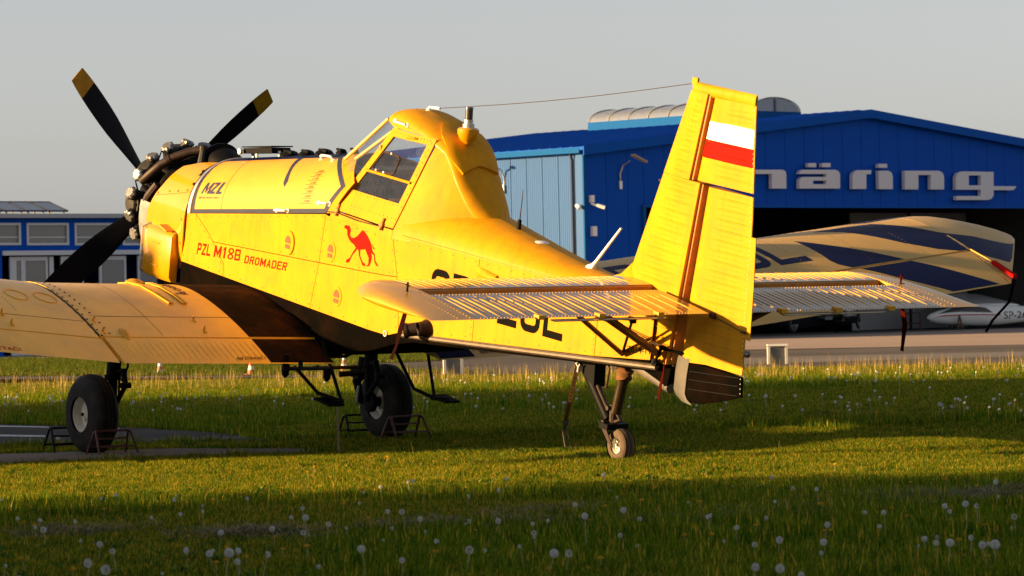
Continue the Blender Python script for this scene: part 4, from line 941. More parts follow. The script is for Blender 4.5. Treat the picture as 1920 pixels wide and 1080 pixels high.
# ------------------------------------------------------------------ engine and cowling
def cyl(X,th,r): return Vector((X,r*math.sin(th),AX+r*math.cos(th)))
RAD=lambda p:(0,p.y,p.z-AX)
CW=[(6.70,.655),(6.805,.308),(7.0,.46),(7.107,.584),(7.185,.66),(7.234,.884),(7.275,1.096),(7.34,1.28),(7.40,1.48),(7.44,1.60),(7.44,1.75),(7.41,2.12),(7.40,2.45),(7.36,2.58),(7.25,2.68),(6.95,2.78),(6.74,2.82),(6.735,2.07),(6.69,1.69),(6.69,1.25),(6.69,.99)]
for mir in (False,True):
    CO=drape('side_cowl',[CW],cowl_map,M['gloss'],AIR,h=.006,th=.012,cu=.08,cv=.08,out=RAD,mirror=mir)
    drape('cowl_rim',[[(7.395,1.457),(7.435,1.6),(7.438,1.754),(7.406,2.127),(7.405,2.461),(7.48,2.40),(7.53,2.06),(7.59,1.80),(7.615,1.63),(7.60,1.45)]],cowl_map,M['rimalu'],AIR,h=.0,th=.004,cu=.05,cv=.06,out=RAD,mirror=mir)
    if not mir:
        drape('cowl_seam',[[(7.35,1.31),(6.96,1.172),(6.70,1.06),(6.70,1.053),(6.96,1.165),(7.35,1.303)]],cowl_map,M['seam'],CO,h=.0075,th=.003,cu=.08,out=RAD)
        dd=MB()
        for X,th in ((7.3,1.25),(7.1,1.17),(6.95,1.12),(6.8,1.06),(7.38,1.66),(7.37,1.95),(7.36,2.2),(6.74,1.55),(6.74,1.75),(6.76,2.1),(6.76,2.4)): dot(cowl_map,X,th,.014,.008,(0,1,0),8,dd)
        dd.obj('cowl_latch',M['screw'],CO)
        for X,th in ((6.80,.63),(6.75,.92)):
            drape('cowl_hole',[[(X+.035*math.cos(t),th+.03*math.sin(t)) for t in arr(0,2*math.pi,13)[:-1]]],cowl_map,M['dark'],CO,h=.008,th=.003,out=RAD)
    # exhaust outlet bulge
    s=-1 if mir else 1; secs=[]
    for X,k in ((7.36,.0),(7.33,.85),(7.25,1.0),(7.0,.92),(6.85,.8),(6.80,.70)):
        y1=.60+.10*k; z1=.80; z0=.29
        secs.append([(X,s*.58,z1+.02*k),(X,s*(y1-.03),z1),(X,s*y1,z1-.05),(X,s*y1,z0+.06),(X,s*(y1-.03),z0+.01),(X,s*.58,z0)])
    BXO=MB().loft(secs).obj('cowl_bulge',M['gloss'],CO,angle=50)
    MB().ring([(7.345,s*.60,.82),(7.345,s*.70,.77),(7.345,s*.70,.34),(7.345,s*.60,.29)],.012,n=8).obj('bulge_lip',M['alu'],CO)
    lt=MB()
    for z in (.66,.43): lt.ring([(7.14,s*.70,z),(7.0,s*.695,z)],.007,n=6)
    lt.obj('bulge_louvre',M['gloss'],CO)
    drape('cowl_bracket',[[(6.74,1.42),(6.72,1.62),(6.80,1.68),(6.86,1.70)]],cowl_map,M['lid'],CO,h=.009,th=.003,out=RAD,mirror=mir)
    bk=MB(); bk.box((6.93,s*.66,.83),(.16,.10,.015),Matrix.Rotation(-.25,3,'Y')); bk.obj('cowl_flap',M['lid'],CO)
eg=MB()
eg.lathe((6.72,0,AX),(1,0,0),[(0,.57),(.02,.575),(.35,.52),(.62,.5),(.70,.56),(.72,.56),(.74,.3)],n=40)
eg.box((7.0,0,.45),(.6,1.0,.5))
ENG=eg.obj('engine',M['dark'],AIR)
cc=MB(); cc.lathe((7.45,0,AX),(1,0,0),[(0,.30),(.1,.34),(.3,.25),(.5,.24),(.6,.20),(.7,.16),(.82,.12),(.84,.05)],n=28); cc.obj('crankcase',M['fin'],ENG)
XC=7.84
PH0=math.radians(11)
for k in range(9):
    th=PH0+math.radians(40)*k; d=Vector((0,math.sin(th),math.cos(th))); tz=Vector((0,math.cos(th),-math.sin(th)))
    o=Vector((XC,0,AX)); prof=[]
    r=.22
    while r<.44: prof+=[(r,.115),(r+.008,.115),(r+.0085,.09),(r+.016,.09)]; r+=.0165
    prof+=[(.44,.12)]
    while r<.58: prof+=[(r,.135),(r+.009,.135),(r+.0095,.105),(r+.018,.105)]; r+=.0185
    prof+=[(.60,.09),(.605,.02)]
    cy=MB(); cy.lathe(o,d,prof,n=18); CY=cy.obj('cylinder',M['fin'],ENG)
    for sd in (1,-1):
        hh=MB(); p0=o+d*.50+tz*sd*.06+Vector((-.03,0,0)); p1=o+d*.615+tz*sd*.115+Vector((-.06,0,0)); dn=(d*.85+tz*sd*.45+Vector((-.12,0,0))).normalized()
        hh.ring([p0,p1],[.07,.062],n=12); hh.obj('rocker_box',M['fin'],CY)
        cv=MB(); u=dn.orthogonal().normalized(); v=dn.cross(u); rings=[]
        for (x,r_) in ((-.005,.066),(.018,.066),(.026,.058),(.034,.05)):
            rings.append([p1+dn*x+(u*math.cos(a)+v*math.sin(a))*(r_*(1+.09*math.cos(8*a))) for a in arr(0,2*math.pi,49)[:-1]])
        cv.loft(rings); cv.obj('rocker_cover',M['cover'],CY,angle=30)
        pt=MB(); pt.ring([o+d*.25+tz*sd*.05+Vector((.14,0,0)),o+d*.60+tz*sd*.09+Vector((.03,0,0))],.014,n=6); pt.obj('pushrod_tube',M['black'],CY)
    il=MB(); il.ring([o+d*.3+Vector((-.22,0,0))+tz*.09,o+d*.48+Vector((-.16,0,0))+tz*.11,o+d*.57+Vector((-.10,0,0))],.011,n=6)
    il.ring([o+d*.57+Vector((-.1,0,0)),o+d*.585+Vector((-.085,0,0))],.018,n=6); il.ring([o+d*.34+Vector((.2,0,0))-tz*.07,o+d*.52+Vector((.12,0,0))-tz*.05,o+d*.58+Vector((.06,0,0))],.010,n=6)
    il.ring([o+d*.55+tz*.14+Vector((-.05,0,0)),o+d*.58+tz*.35*.5+Vector((-.02,0,0)),o+d*.50+tz*.24+Vector((-.05,0,0))],.010,n=6)
    il.obj('ignition_lead',M['black'],CY)
    ip=MB(); ip.ring([o+d*.50-tz*.06+Vector((-.08,0,0)),o+d*.46-tz*.09+Vector((-.2,0,0)),o+d*.36-tz*.06+Vector((-.30,0,0))],.035,n=10); ip.obj('intake_pipe',M['black'],CY)
ex=MB()
ex.ring([cyl(7.70,math.radians(66),.60),cyl(7.58,math.radians(58),.63),cyl(7.50,math.radians(46),.64),cyl(7.42,math.radians(34),.64),cyl(7.33,math.radians(22),.65),cyl(7.2,math.radians(10),.66)],[.042,.046,.048,.048,.048,.048],n=12)
ex.ring([cyl(7.46,math.radians(40),.64),cyl(7.44,math.radians(37),.64)],.055,n=12)
ex.ring([cyl(7.62,math.radians(92),.55),cyl(7.52,math.radians(78),.57),cyl(7.45,math.radians(64),.56)],.05,n=10)
ex.ring([cyl(7.45,math.radians(40+5*k),.50) for k in range(60)],.05,n=10,caps=False)
ex.obj('exhaust_collector',M['exhaust'],ENG)
# air intake duct on the cowl top
iv=MB(); secs=[]
for X,wd,z0,z1 in ((7.22,.17,1.42,1.60),(7.16,.19,1.42,1.645),(7.11,.19,1.42,1.655),(7.105,.215,1.42,1.675),(7.08,.215,1.42,1.675),(7.075,.18,1.42,1.64),(6.98,.18,1.42,1.63),(6.78,.17,1.42,1.55)):
    secs.append([(X,wd*math.cos(a)*(1 if True else 1),z0+(z1-z0)*max(math.sin(a),0)**.6) for a in arr(0,math.pi,17)])
iv.loft(secs); iv.obj('air_duct',M['black'],AIR,angle=30)
dk=MB(); dk.loft([[ (X,r*math.sin(t),AX+r*math.cos(t)) for t in arr(-.75,.75,17)] for X,r in ((6.70,.625),(6.9,.60),(7.1,.56))],closed=False); dk.obj('cowl_top_plate',M['black'],AIR)
ac=MB(); ac.ring([(7.1,.22,1.45),(7.12,.20,1.62)],[.045,.03],n=10); ac.lathe((7.12,.2,1.6),(0,0,1),[(0,.04),(.04,.04),(.05,.02)],n=10); ac.obj('engine_accessory',M['fin'],AIR)
bl=MB(); bl.ring([PB(455,398,.62)*0+Vector((7.55,.30,.30)),Vector((7.50,.34,.18)),Vector((7.30,.36,.10))],[.05,.06,.06],n=10); bl.obj('oil_pipe',M['navy'],ENG)
# propeller
HUB=Vector((8.293,0,.94)); PHI=.707
hb=MB(); hb.lathe(HUB-Vector((.22,0,0)),(1,0,0),[(0,.10),(.08,.14),(.16,.16),(.28,.16),(.34,.12),(.46,.10),(.50,.05),(.51,.01)],n=24); PR=hb.obj('propeller',M['black'],AIR)
def bladesec(r,R=1.65):
    f=r/R; ch=lerp(f,[.10,.17,.28,.45,.62,.8,.93,1.0],[.10,.13,.20,.275,.30,.285,.25,.215]); th=lerp(f,[.1,.18,.35,.6,1],[.10,.085,.05,.03,.014]); tw=math.radians(lerp(f,[.1,.3,.6,1],[62,48,32,22]))
    q=[]
    for a in arr(0,2*math.pi,17)[:-1]:
        c=ch*.5*math.cos(a); t=th*.5*math.sin(a)*(1 if math.sin(a)>0 else .35)
        q.append((t*math.cos(tw)-c*math.sin(tw)*1.0, c*math.cos(tw)+t*math.sin(tw)))
    return q
for k in range(4):
    a=PHI-k*math.pi/2; d=Vector((0,math.sin(a),math.cos(a))); e=Vector((0,math.cos(a),-math.sin(a)))
    def S(r): return [HUB+d*r+Vector((1,0,0))*x*.9+e*y for x,y in bladesec(r)]
    BL=MB().loft([S(r) for r in (.14,.2,.28,.38,.5,.65,.8,.95,1.1,1.25,1.36,1.43)]).obj('propeller_blade',M['blade'],PR)
    MB().loft([S(r) for r in (1.4305,1.5,1.57,1.62,1.642)]+[[HUB+d*1.65+(p-HUB-d*1.65)*.92 for p in S(1.65)]]).obj('blade_tip',M['bladetip'] if k!=3 else M['blade'],BL)
    MB().lathe(HUB+d*.1,d,[(0,.085),(.05,.095),(.12,.09),(.13,.07)],n=18).obj('blade_clamp',M['black'],BL)
# ------------------------------------------------------------------ ground, pavements
def groundmat(name,cols,scale=.35,bump=.3,bs=30,rough=.95,fine=40):
    m=bpy.data.materials.new(name); m.use_nodes=True; nt=m.node_tree; L=nt.links; b=nt.nodes['Principled BSDF']; b.inputs['Roughness'].default_value=rough; b.inputs['Specular IOR Level'].default_value=.02
    tc=node(nt,'ShaderNodeTexCoord')
    n=node(nt,'ShaderNodeTexNoise'); n.inputs['Scale'].default_value=scale; n.inputs['Detail'].default_value=9; n.inputs['Roughness'].default_value=.65; L.new(tc.outputs['Object'],n.inputs['Vector'])
    r=node(nt,'ShaderNodeValToRGB'); r.color_ramp.elements[0].position=.3; r.color_ramp.elements[1].position=.7
    r.color_ramp.elements[0].color=(*cols[0],1); r.color_ramp.elements[1].color=(*cols[1],1); L.new(n.outputs['Fac'],r.inputs[0])
    n2=node(nt,'ShaderNodeTexNoise'); n2.inputs['Scale'].default_value=fine; n2.inputs['Detail'].default_value=5; L.new(tc.outputs['Object'],n2.inputs['Vector'])
    mr=node(nt,'ShaderNodeMapRange'); mr.inputs['To Min'].default_value=.6; mr.inputs['To Max'].default_value=1.35; L.new(n2.outputs['Fac'],mr.inputs['Value'])
    mx=node(nt,'ShaderNodeMix',data_type='RGBA',blend_type='MULTIPLY'); mx.inputs[0].default_value=1; L.new(r.outputs[0],mx.inputs[6]); L.new(mr.outputs[0],mx.inputs[7]); L.new(mx.outputs[2],b.inputs['Base Color'])
    bp=node(nt,'ShaderNodeBump'); bp.inputs['Strength'].default_value=bump; bp.inputs['Distance'].default_value=.02; L.new(n2.outputs['Fac'],bp.inputs['Height']); L.new(bp.outputs[0],b.inputs['Normal'])
    return m
GM=dict(grass=groundmat('turf_soil',((.022,.034,.004),(.05,.058,.007)),.5,.6),
 asphalt=groundmat('old_asphalt',((.085,.075,.07),(.14,.125,.115)),.16,.25,fine=22),
 conc=groundmat('apron_concrete',((.31,.24,.20),(.38,.30,.255)),.10,.15,fine=14),
 lane=groundmat('asphalt_lane',((.15,.135,.125),(.20,.18,.17)),.2,.2,fine=18),
 island=groundmat('verge_turf',((.08,.09,.010),(.14,.13,.018)),.6,.6),
 slab=groundmat('slab_concrete',((.17,.155,.14),(.26,.235,.21)),.8,.3,fine=50),
 tarmac=groundmat('dark_tarmac',((.055,.05,.05),(.085,.08,.078)),.8,.3,fine=60),
 line=groundmat('worn_white_line',((.35,.35,.34),(.62,.62,.60)),3,.1,fine=30))
def sheet(name,pts,z,mt):
    bm=bmesh.new(); vs=[bm.verts.new((p[0],p[1],z)) for p in pts]; f=bm.faces.new(vs); bmesh.ops.triangulate(bm,faces=[f],ngon_method='EAR_CLIP'); bmesh.ops.recalc_face_normals(bm,faces=bm.faces)
    for f in bm.faces:
        if f.normal.z<0: f.normal_flip()
    me=bpy.data.meshes.new(name); bm.to_mesh(me); bm.free(); me.materials.append(mt); return link(name,me,None,'structure')
gp=lambda *a:[G(*p) for p in a]
sheet('ground',[(-3000,-3000),(3000,-3000),(3000,3000),(-3000,3000)],0,GM['grass'])
APR=gp((-700,729),(0,711.5),(1000,703.5),(1400,691),(1920,683),(2700,669),(2900,560),(-900,618))
sheet('apron',APR,.004,GM['asphalt'])
sheet('concrete_apron',gp((-700,690),(0,673),(760,668),(960,666),(1410,656),(1920,646.5),(2700,630),(2900,562),(-900,620)),.008,GM['conc'])
sheet('asphalt_lane',gp((1150,682),(1410,671),(1920,659.5),(2600,644),(2600,654),(1920,669),(1410,683),(1150,690)),.008,GM['lane'])
ISL=gp((-700,697),(0,677),(600,666),(760,665.5),(945,667),(800,678),(620,684),(590,687),(650,691),(850,700),(980,699),(600,704),(0,706),(-700,724))
sheet('grass_verge',ISL,.012,GM['island'])
TAR=gp((-300,792),(0,796),(240,801),(420,812),(515,825),(480,829),(250,831),(0,838),(-300,850))
sheet('tarmac_patch',TAR,.004,GM['tarmac'])
sheet('white_line',gp((-60,797.5),(92,801),(92,803),(-60,800)),.008,GM['line']); sheet('white_line',gp((-60,815),(85,817.5),(85,820.5),(-60,818.5)),.008,GM['line'])
SLB=gp((-300,867),(0,853),(330,842),(590,842.5),(600,848),(300,859),(0,873),(-300,893))
sheet('concrete_slab',SLB,.01,GM['slab'])
# ------------------------------------------------------------------ hangar
HO=Vector((61.658,-45.114,0)); HT=Vector((.1409,-.9900,0)); HD=Vector((.9900,.1409,0)); HROT=math.atan2(HT.y,HT.x)
def FP(px,py,O_=HO):
    d=ray(px,py); t=((O_-CAM).dot(HD))/d.dot(HD); p=CAM+d*t; return ((p-O_).dot(HT),p.z)
BM_=dict(
 front=mat('hangar_blue',(.0005,.070,.44),.6,spec=.08,var=.06,vs=1.5,rvar=.05),
 roof=mat('hangar_roof_blue',(.0005,.080,.42),.6,spec=.08,var=.08,vs=1),
 side=mat('hangar_light_blue',(.043,.113,.285),.6,spec=.1,var=.05,vs=1),
 sideT=mat('hangar_trim_blue',(.010,.085,.26),.75,spec=.04,var=.05),
 letter=mat('sign_letter_grey',(.62,.60,.64),.5,var=.04),
 inner=mat('hangar_inner_grey',(.10,.10,.10),.9,var=.1), innerfloor=mat('hangar_floor',(.10,.10,.10),.7,var=.2),
 leaf=mat('door_leaf_grey',(.22,.22,.22),.7,var=.08),
 poly=mat('skylight_polycarbonate',(.15,.17,.22),.22,coat=.5,var=.1),
 cream=mat('skylight_frame',(.34,.30,.24),.7,spec=.1), dark=M['dark'])
HG=empty('hangar',HO,(0,0,HROT),'dark blue gabled hangar with light blue side wall and big open door','hangar')
SP_,ZE,ZR,WD,DP=13.1,5.93,7.30,26.2,15.7
zr=lambda s: ZR-(abs(s-SP_)/SP_)*(ZR-ZE)
OP0,OP1,OZ=2.56,24.0,4.24
wl_=MB()
y0,y1=.06,.20
for a,b,lo in ((0,OP0,0),(OP0,SP_,OZ),(SP_,OP1,OZ),(OP1,WD,0)):
    wl_.prism([(a,lo),(b,lo),(b,zr(b)-.05),(a,zr(a)-.05)],lambda x,z:(x,y0,z),lambda x,z:(x,y1,z))
wl_.prism([(0,0),(WD,0),(WD,ZE-.05),(SP_,ZR-.05),(0,ZE-.05)],lambda x,z:(x,DP-.2,z),lambda x,z:(x,DP,z))
for x in (.06,WD-.2): wl_.box((x+.07,DP/2,ZE/2-.03),(.14,DP-.5,ZE-.06))
wl_.obj('wall',BM_['inner'],HG,smooth=False)
fm=MB(); fm.box((WD/2,DP/2+.1,.0),(WD-.3,DP-.4,.03)); fm.obj('floor',BM_['innerfloor'],HG,smooth=False)
PW=.935; k=0; a=0.0
while a<WD-.01:
    b=min(a+PW,WD)
    if a<SP_<b-.01: b=SP_ if SP_-a>.3 else b
    if a<OP0-.05<OP0<b: b=OP0
    if a<OP1-.05<OP1<b: b=OP1
    lo=0 if (b<=OP0+.01 or a>=OP1-.01) else OZ
    g=.009; top_=lambda s: zr(s)-.06
    MB().prism([(a+g,lo),(b-g,lo),(b-g,top_(b)),(a+g,top_(a))],lambda x,z:(x,0.0,z),lambda x,z:(x,.055,z)).obj('wall_panel',BM_['front'],HG,smooth=False)
    a=b
k=0; y=.42
MBs=[]
def side_panel(x,y,w,mt):
    mb=MB(); n=8; g=.012; pts=[]
    for i in range(n):
        u0=y+g+(w-2*g)*i/n; u1=y+g+(w-2*g)*(i+1)/n; e=(u1-u0)*.25
        pts+=[(u0,0),(u0+e,.012),(u1-e,.012),(u1,0)]
    sgn=-1 if x<1 else 1
    secs=[[(x+sgn*q,p,z) for p,q in pts]+[(x-sgn*.05,y+w-g,z),(x-sgn*.05,y+g,z)] for z in (0,ZE-.05)]
    return mb.loft(secs)
while y<DP-.05:
    w_=min(.712,DP-y)
    side_panel(0.0,y,w_,None).obj('side_wall_panel',BM_['side'],HG,smooth=False)
    side_panel(WD,y,w_,None).obj('side_wall_panel',BM_['side'],HG,smooth=False)
    y+=.712
MB().box((-.02,.20,ZE/2-.02),(.06,.34,ZE-.06)).obj('corner_flashing',BM_['side'],HG,smooth=False)
MB().box((-.012,.0,ZE/2-.02),(.10,.06,ZE-.06)).obj('corner_flashing',BM_['sideT'],HG,smooth=False)
MB().tube([(-.09,.44,.05),(-.09,.44,ZE-.3),(-.16,.44,ZE-.1)],.05,n=8).obj('downpipe',M['trim'],HG)
MB().box((-.16,DP/2,ZE-.03),(.20,DP+.1,.16)).obj('gutter',BM_['sideT'],HG,smooth=False)
for sgn in (0,1):
    xs=[-.25,SP_] if sgn==0 else [SP_,WD+.25]
    rf=MB(); sl=(ZR-ZE)/SP_; zf=lambda x:ZR-abs(x-SP_)*sl
    rf.prism([(xs[0],zf(xs[0])+.0),(xs[1],zf(xs[1])+.0),(xs[1],zf(xs[1])+.10),(xs[0],zf(xs[0])+.10)],lambda x,z:(x,-.22,z),lambda x,z:(x,DP+.2,z))
    R2=rf.obj('roof',BM_['roof'],HG,smooth=False)
    MB().prism([(xs[0],zf(xs[0])-.16),(xs[1],zf(xs[1])-.16),(xs[1],zf(xs[1])+.12),(xs[0],zf(xs[0])+.12)],lambda x,z:(x,-.26,z),lambda x,z:(x,-.223,z)).obj('gable_fascia',BM_['roof'],R2,smooth=False)
    ss=MB()
    for yy in arr(.3,DP,34): ss.prism([(xs[0],zf(xs[0])+.10),(xs[1],zf(xs[1])+.10),(xs[1],zf(xs[1])+.135),(xs[0],zf(xs[0])+.135)],lambda x,z,yy=yy:(x,yy-.02,z),lambda x,z,yy=yy:(x,yy+.02,z))
    ss.obj('roof_rib',BM_['roof'],R2,smooth=False,kind='stuff')
# rooflight
RLo=MB(); x0,x1,ya,yb=SP_-1.25,SP_+1.25,4.0,11.8; zb0=ZR-.05
for xx in (x0,x1): RLo.box((xx,(ya+yb)/2,zb0+.16),(.06,yb-ya,.34))
for yy in (ya,yb): RLo.box((SP_,yy,zb0+.16),(2.5,.06,.34))
RO=RLo.obj('rooflight',BM_['sideT'],HG,smooth=False)
ns=8
for i in range(ns):
    p0=ya+(yb-ya)*i/ns+.03; p1=ya+(yb-ya)*(i+1)/ns-.03
    MB().loft([[(SP_-1.22*math.cos(t),yy,zb0+.33+.46*math.sin(t)) for t in arr(0,math.pi,17)] for yy in (p0,p1)],closed=False,caps=False).obj('rooflight_pane',BM_['poly'],RO)
rb=MB()
for i in range(ns+1): rb.ring([(SP_-1.235*math.cos(t),ya+(yb-ya)*i/ns,zb0+.335+.47*math.sin(t)) for t in arr(0,math.pi,17)],.022,n=6)
rb.ring([(SP_,ya-.02,zb0+.33),(SP_,ya-.02,zb0+.78)],.03,n=6)
rb.obj('rooflight_rib',BM_['cream'],RO)
MB().prism([(SP_-1.2*math.cos(t),zb0+.33+.45*math.sin(t)) for t in arr(0,math.pi,17)],lambda x,z:(x,ya+.02,z),lambda x,z:(x,ya+.04,z)).obj('rooflight_end',BM_['poly'],RO)
# sign
Zm=lambda pts:[FP(1400+x/3.692,180+y/3.692) for x,y in pts]
SG={'h':[[(-92,640),(-92,450),(-10,450),(-10,512),(215,512),(236,520),(243,545),(243,642),(143,642),(143,541),(-10,541),(-10,640)]],
 'a':[[(330,541),(340,520),(355,512),(580,512),(605,522),(615,545),(615,642),(520,642),(520,541)],[(520,562),(355,562),(337,575),(333,595),(333,642),(428,642),(428,587),(520,587)],[(428,612),(520,612),(520,642),(428,642)],rect(395,450,466,494),rect(491,549,466,494)],
 'r':[[(702,645),(702,550),(712,528),(735,515),(830,515),(830,543),(797,543),(797,645)]],
 'i':[[(882,519),(950,519),(972,532),(980,560),(980,646),(885,646)],rect(882,941,471,499)],
 'n':[[(1063,519),(1300,519),(1325,532),(1335,560),(1335,648),(1243,648),(1243,548),(1157,548),(1157,648),(1065,648)]],
 'g':[[(1417,650),(1417,560),(1432,535),(1458,524),(1506,524),(1506,650)],[(1506,524),(1590,525),(1590,551),(1506,551)],[(1506,620),(1590,620),(1590,650),(1506,650)],[(1590,525),(1678,527),(1678,690),(1665,712),(1640,721),(1590,721)],[(1420,694),(1590,694),(1590,721),(1420,721)],[(1678,625),(1834,626),(1828,642),(1810,653),(1678,653)]]}
for ch,ps in SG.items():
    mb=MB()
    for q in ps: mb.prism(Zm(q),lambda x,z:(x,-.20,z),lambda x,z:(x,-.06,z))
    mb.obj('sign_letter',BM_['letter'],HG,smooth=False)
# door leaf, lamps, cameras
for i in range(4): MB().box((17.9+1.62*i,4.3+.12*(i%2),2.1),(1.58,.06,4.1)).obj('door_leaf',BM_['leaf'],HG,smooth=False)
MB().box((OP0-.04,-.03,OZ/2),(.12,.10,OZ)).obj('door_frame',BM_['sideT'],HG,smooth=False)
MB().box(((OP0+OP1)/2,-.02,OZ-.03),(OP1-OP0,.10,.09)).obj('door_lintel',BM_['roof'],HG,smooth=False)
def lampf(p,d,side):
    p=Vector(p); n=Vector((0,-1,0)) if not side else Vector((-1,0,0)); a=MB()
    a.ring([p+n*.03,p+n*.03+Vector((0,0,.45)),p+n*.16+Vector((0,0,.70)),p+n*.45+Vector((0,0,.82))],.028,n=8); a.box(p+n*.03+Vector((0,0,.1)),(.12,.06,.25))
    A_=a.obj('floodlight_arm',M['alu'],HG)
    h=MB(); R=Matrix.Rotation(.35,3,'Y') if not side else Matrix.Rotation(0,3,'Y')
    h.box(p+n*.60+Vector((.28 if not side else 0,0,.90)),(.62 if not side else .2,.16,.06),R); h.obj('floodlight',BM_['cream'],A_,smooth=False)
lampf((1.52,0,4.75),1,False); lampf((0,3.55,4.75),1,True)
cm=MB()
for s,z in ((.22,4.42),): cm.box((s,-.08,z),(.13,.12,.22))
cm.ring([(.22,-.05,4.28),(.30,-.25,4.2)],.04,n=8); cm.ring([(.30,-.22,4.22),(.46,-.40,4.14)],.06,n=10); cm.obj('security_camera',M['white'],HG)
cm=MB(); cm.ring([(-.05,.15,4.2),(-.2,.1,4.2)],.05,n=8); cm.ring([(-.15,.2,4.22),(-.28,-.05,4.13)],.06,n=10); cm.obj('security_camera',M['white'],HG)
MB().box((.30,-.06,3.43),(.17,.12,.30)).obj('siren_box',M['white'],HG)
# ------------------------------------------------------------------ low blue building on the left
BO=CAM+ray(-300,560)*(101.5/ray(-300,560).dot(_d)); BO.z=0
B2=lambda px,py:FP(px,py,BO)
BD=empty('hangar_annex',BO,(0,0,HROT),'low flat roofed blue building with grey windows and folding glass doors','building')
sE=B2(345,430)[0]; zT=B2(60,409)[1]; zF=B2(60,401)[1]; zL=B2(60,470)[1]; sL=B2(4,500)[0]
wins=[]
for k in range(-3,4):
    a=B2(50+90*k,460); b=B2(128+90*k,418)
    if b[0]<sE-.3: wins.append((a[0],b[0],a[1],b[1]))
zw0,zw1=wins[3][2],wins[3][3]
bw=MB(); 
bw.box((sE/2,.1,(zT+zw1)/2),(sE,.2,zT-zw1)); bw.box((sE/2,.1,(zw0+zL)/2),(sE,.2,zw0-zL))
e=[0]+[v for w_ in wins for v in w_[:2]]+[sE]
for i in range(0,len(e),2):
    if e[i+1]-e[i]>.02: bw.box(((e[i]+e[i+1])/2,.1,(zw0+zw1)/2),(e[i+1]-e[i],.2,zw1-zw0))
bw.box((sL/2,.1,zL/2),(sL,.2,zL)); bw.box((sE+.1,4.5,zT/2),(.2,9,zT)); bw.box((-.1,4.5,zT/2),(.2,9,zT)); bw.box((sE/2,9.1,zT/2),(sE,.2,zT))
BW=bw.obj('wall',BM_['front'],BD,smooth=False)
gv=MB()
for i in range(9): gv.box((sE/2,-.004,zL+.1+i*(zT-zL)/9.2),(sE*0+.001,.0,.0)) if 0 else None
bx_=MB(); bx_.box((sE/2,4.5,1),(sE-.6,8.4,.02)); bx_.box((sE/2,5.5,zT/2),(sE-.5,.1,zT-.1)); bx_.box((sE/2,4.5,.01),(sE-.3,8.6,.02)); bx_.obj('interior',M['dark'],BD,smooth=False)
rf=MB(); rf.box((sE/2,4.5,(zT+zF)/2),(sE+.6,9.6,zF-zT)); rf.obj('roof',mat('roof_edge_grey',(.33,.35,.38),.5,var=.06),BD,smooth=False)
wg=mat('window_grey',(.17,.17,.165),.35,coat=.5,var=.06); wf=mat('window_frame_white',(.55,.58,.62),.5,var=.05)
for a,b,c,d in wins:
    f=MB(); t=.07
    for (cx,cz,sx,sz) in (((a+b)/2,c+t/2,b-a,t),((a+b)/2,d-t/2,b-a,t),(a+t/2,(c+d)/2,t,d-c-2*t),(b-t/2,(c+d)/2,t,d-c-2*t)): f.box((cx,.02,cz),(sx,.10,sz))
    W_=f.obj('window',wf,BD,smooth=False); MB().box(((a+b)/2,.05,(c+d)/2),(b-a-2*t,.02,d-c-2*t)).obj('pane',wg,W_,smooth=False)
    MB().box(((a+b)/2,.034,c+(d-c)*.36),(b-a-2*t,.012,.035)).obj('blind_rail',wf,W_,smooth=False)
MB().box(((sL+sE)/2,-.02,zL-.07),(sE-sL,.10,.14)).obj('door_lintel',wf,BD,smooth=False)
for a,b,rot in ((22,30,.9),(30,47,.5),(47,93,.12),(96,104,1.0),(118,160,.4),(190,240,.3),(262,300,.3)):
    s0=B2(a,500)[0]; s1=B2(b,500)[0]; wdt=s1-s0; f=MB(); zh=zL-.2
    for (x,z,sx,sz) in ((wdt/2,.06,wdt,.12),(wdt/2,zh-.06,wdt,.12),(.04,zh/2,.08,zh-.24),(wdt-.04,zh/2,.08,zh-.24)): f.box((x,0,z),(sx,.06,sz))
    f_=f.obj('folding_door',wf,BD,smooth=False); f_.location=(s0,.12,.02)
    g_=MB().box((wdt/2,0,zh/2),(max(wdt-.16,.01),.015,zh-.24)).obj('door_glass',wg,f_,smooth=False)
solar=mat('solar_cell_navy',(.012,.018,.05),.25,coat=.8,var=.15,vs=5); 
pp=[B2(x,395) for x in (38-82,38-41,38,80,119)]
base=None
d0=.9; z0=zF+.13; hgt=.31; dep=1.0
SOLX=[B2(x,396)[0] for x in (-128,-86.5,-44.5,-3,38.5,80,119)]
for i in range(6):
    s0,s1=SOLX[i],SOLX[i+1]; W_=s1-s0-.03; sh=-(B2(119,396)[0]-B2(94,380)[0])
    P_=MB(); c=[(0,0,0),(W_,0,0),(W_,dep,hgt),(0,dep,hgt)]
    o4=[Vector(q) for q in c]; nn=(o4[1]-o4[0]).cross(o4[3]-o4[0]).normalized()
    P_.add([*o4,*[q-nn*.04 for q in o4]],[(0,1,2,3),(7,6,5,4),(0,4,5,1),(1,5,6,2),(2,6,7,3),(3,7,4,0)])
    root=empty('solar_panel',BO+HT*(s0+.865)+HD*d0+Vector((0,0,z0)),(0,0,HROT),('rightmost' if i==5 else ['sixth','fifth','fourth','third','second'][i]+' from the right')+' of the tilted solar panels on the low blue building','solar panel','solar panels on the roof of the low building')
    P_.obj('cell_sheet',solar,root,smooth=False)
    f=MB(); f.ring([*[q+nn*.004 for q in o4],o4[0]+nn*.004],.014,n=4); f.obj('panel_frame',M['trim'],root); f=MB()
    for x in (.1,W_-.1): f.ring([(x,.1,.0),(x,.1,-.14)],.03,n=6); f.ring([(x,dep-.1,hgt-.1),(x,dep-.1,-.14)],.03,n=6)
    f.obj('panel_leg',BM_['cream'],root)
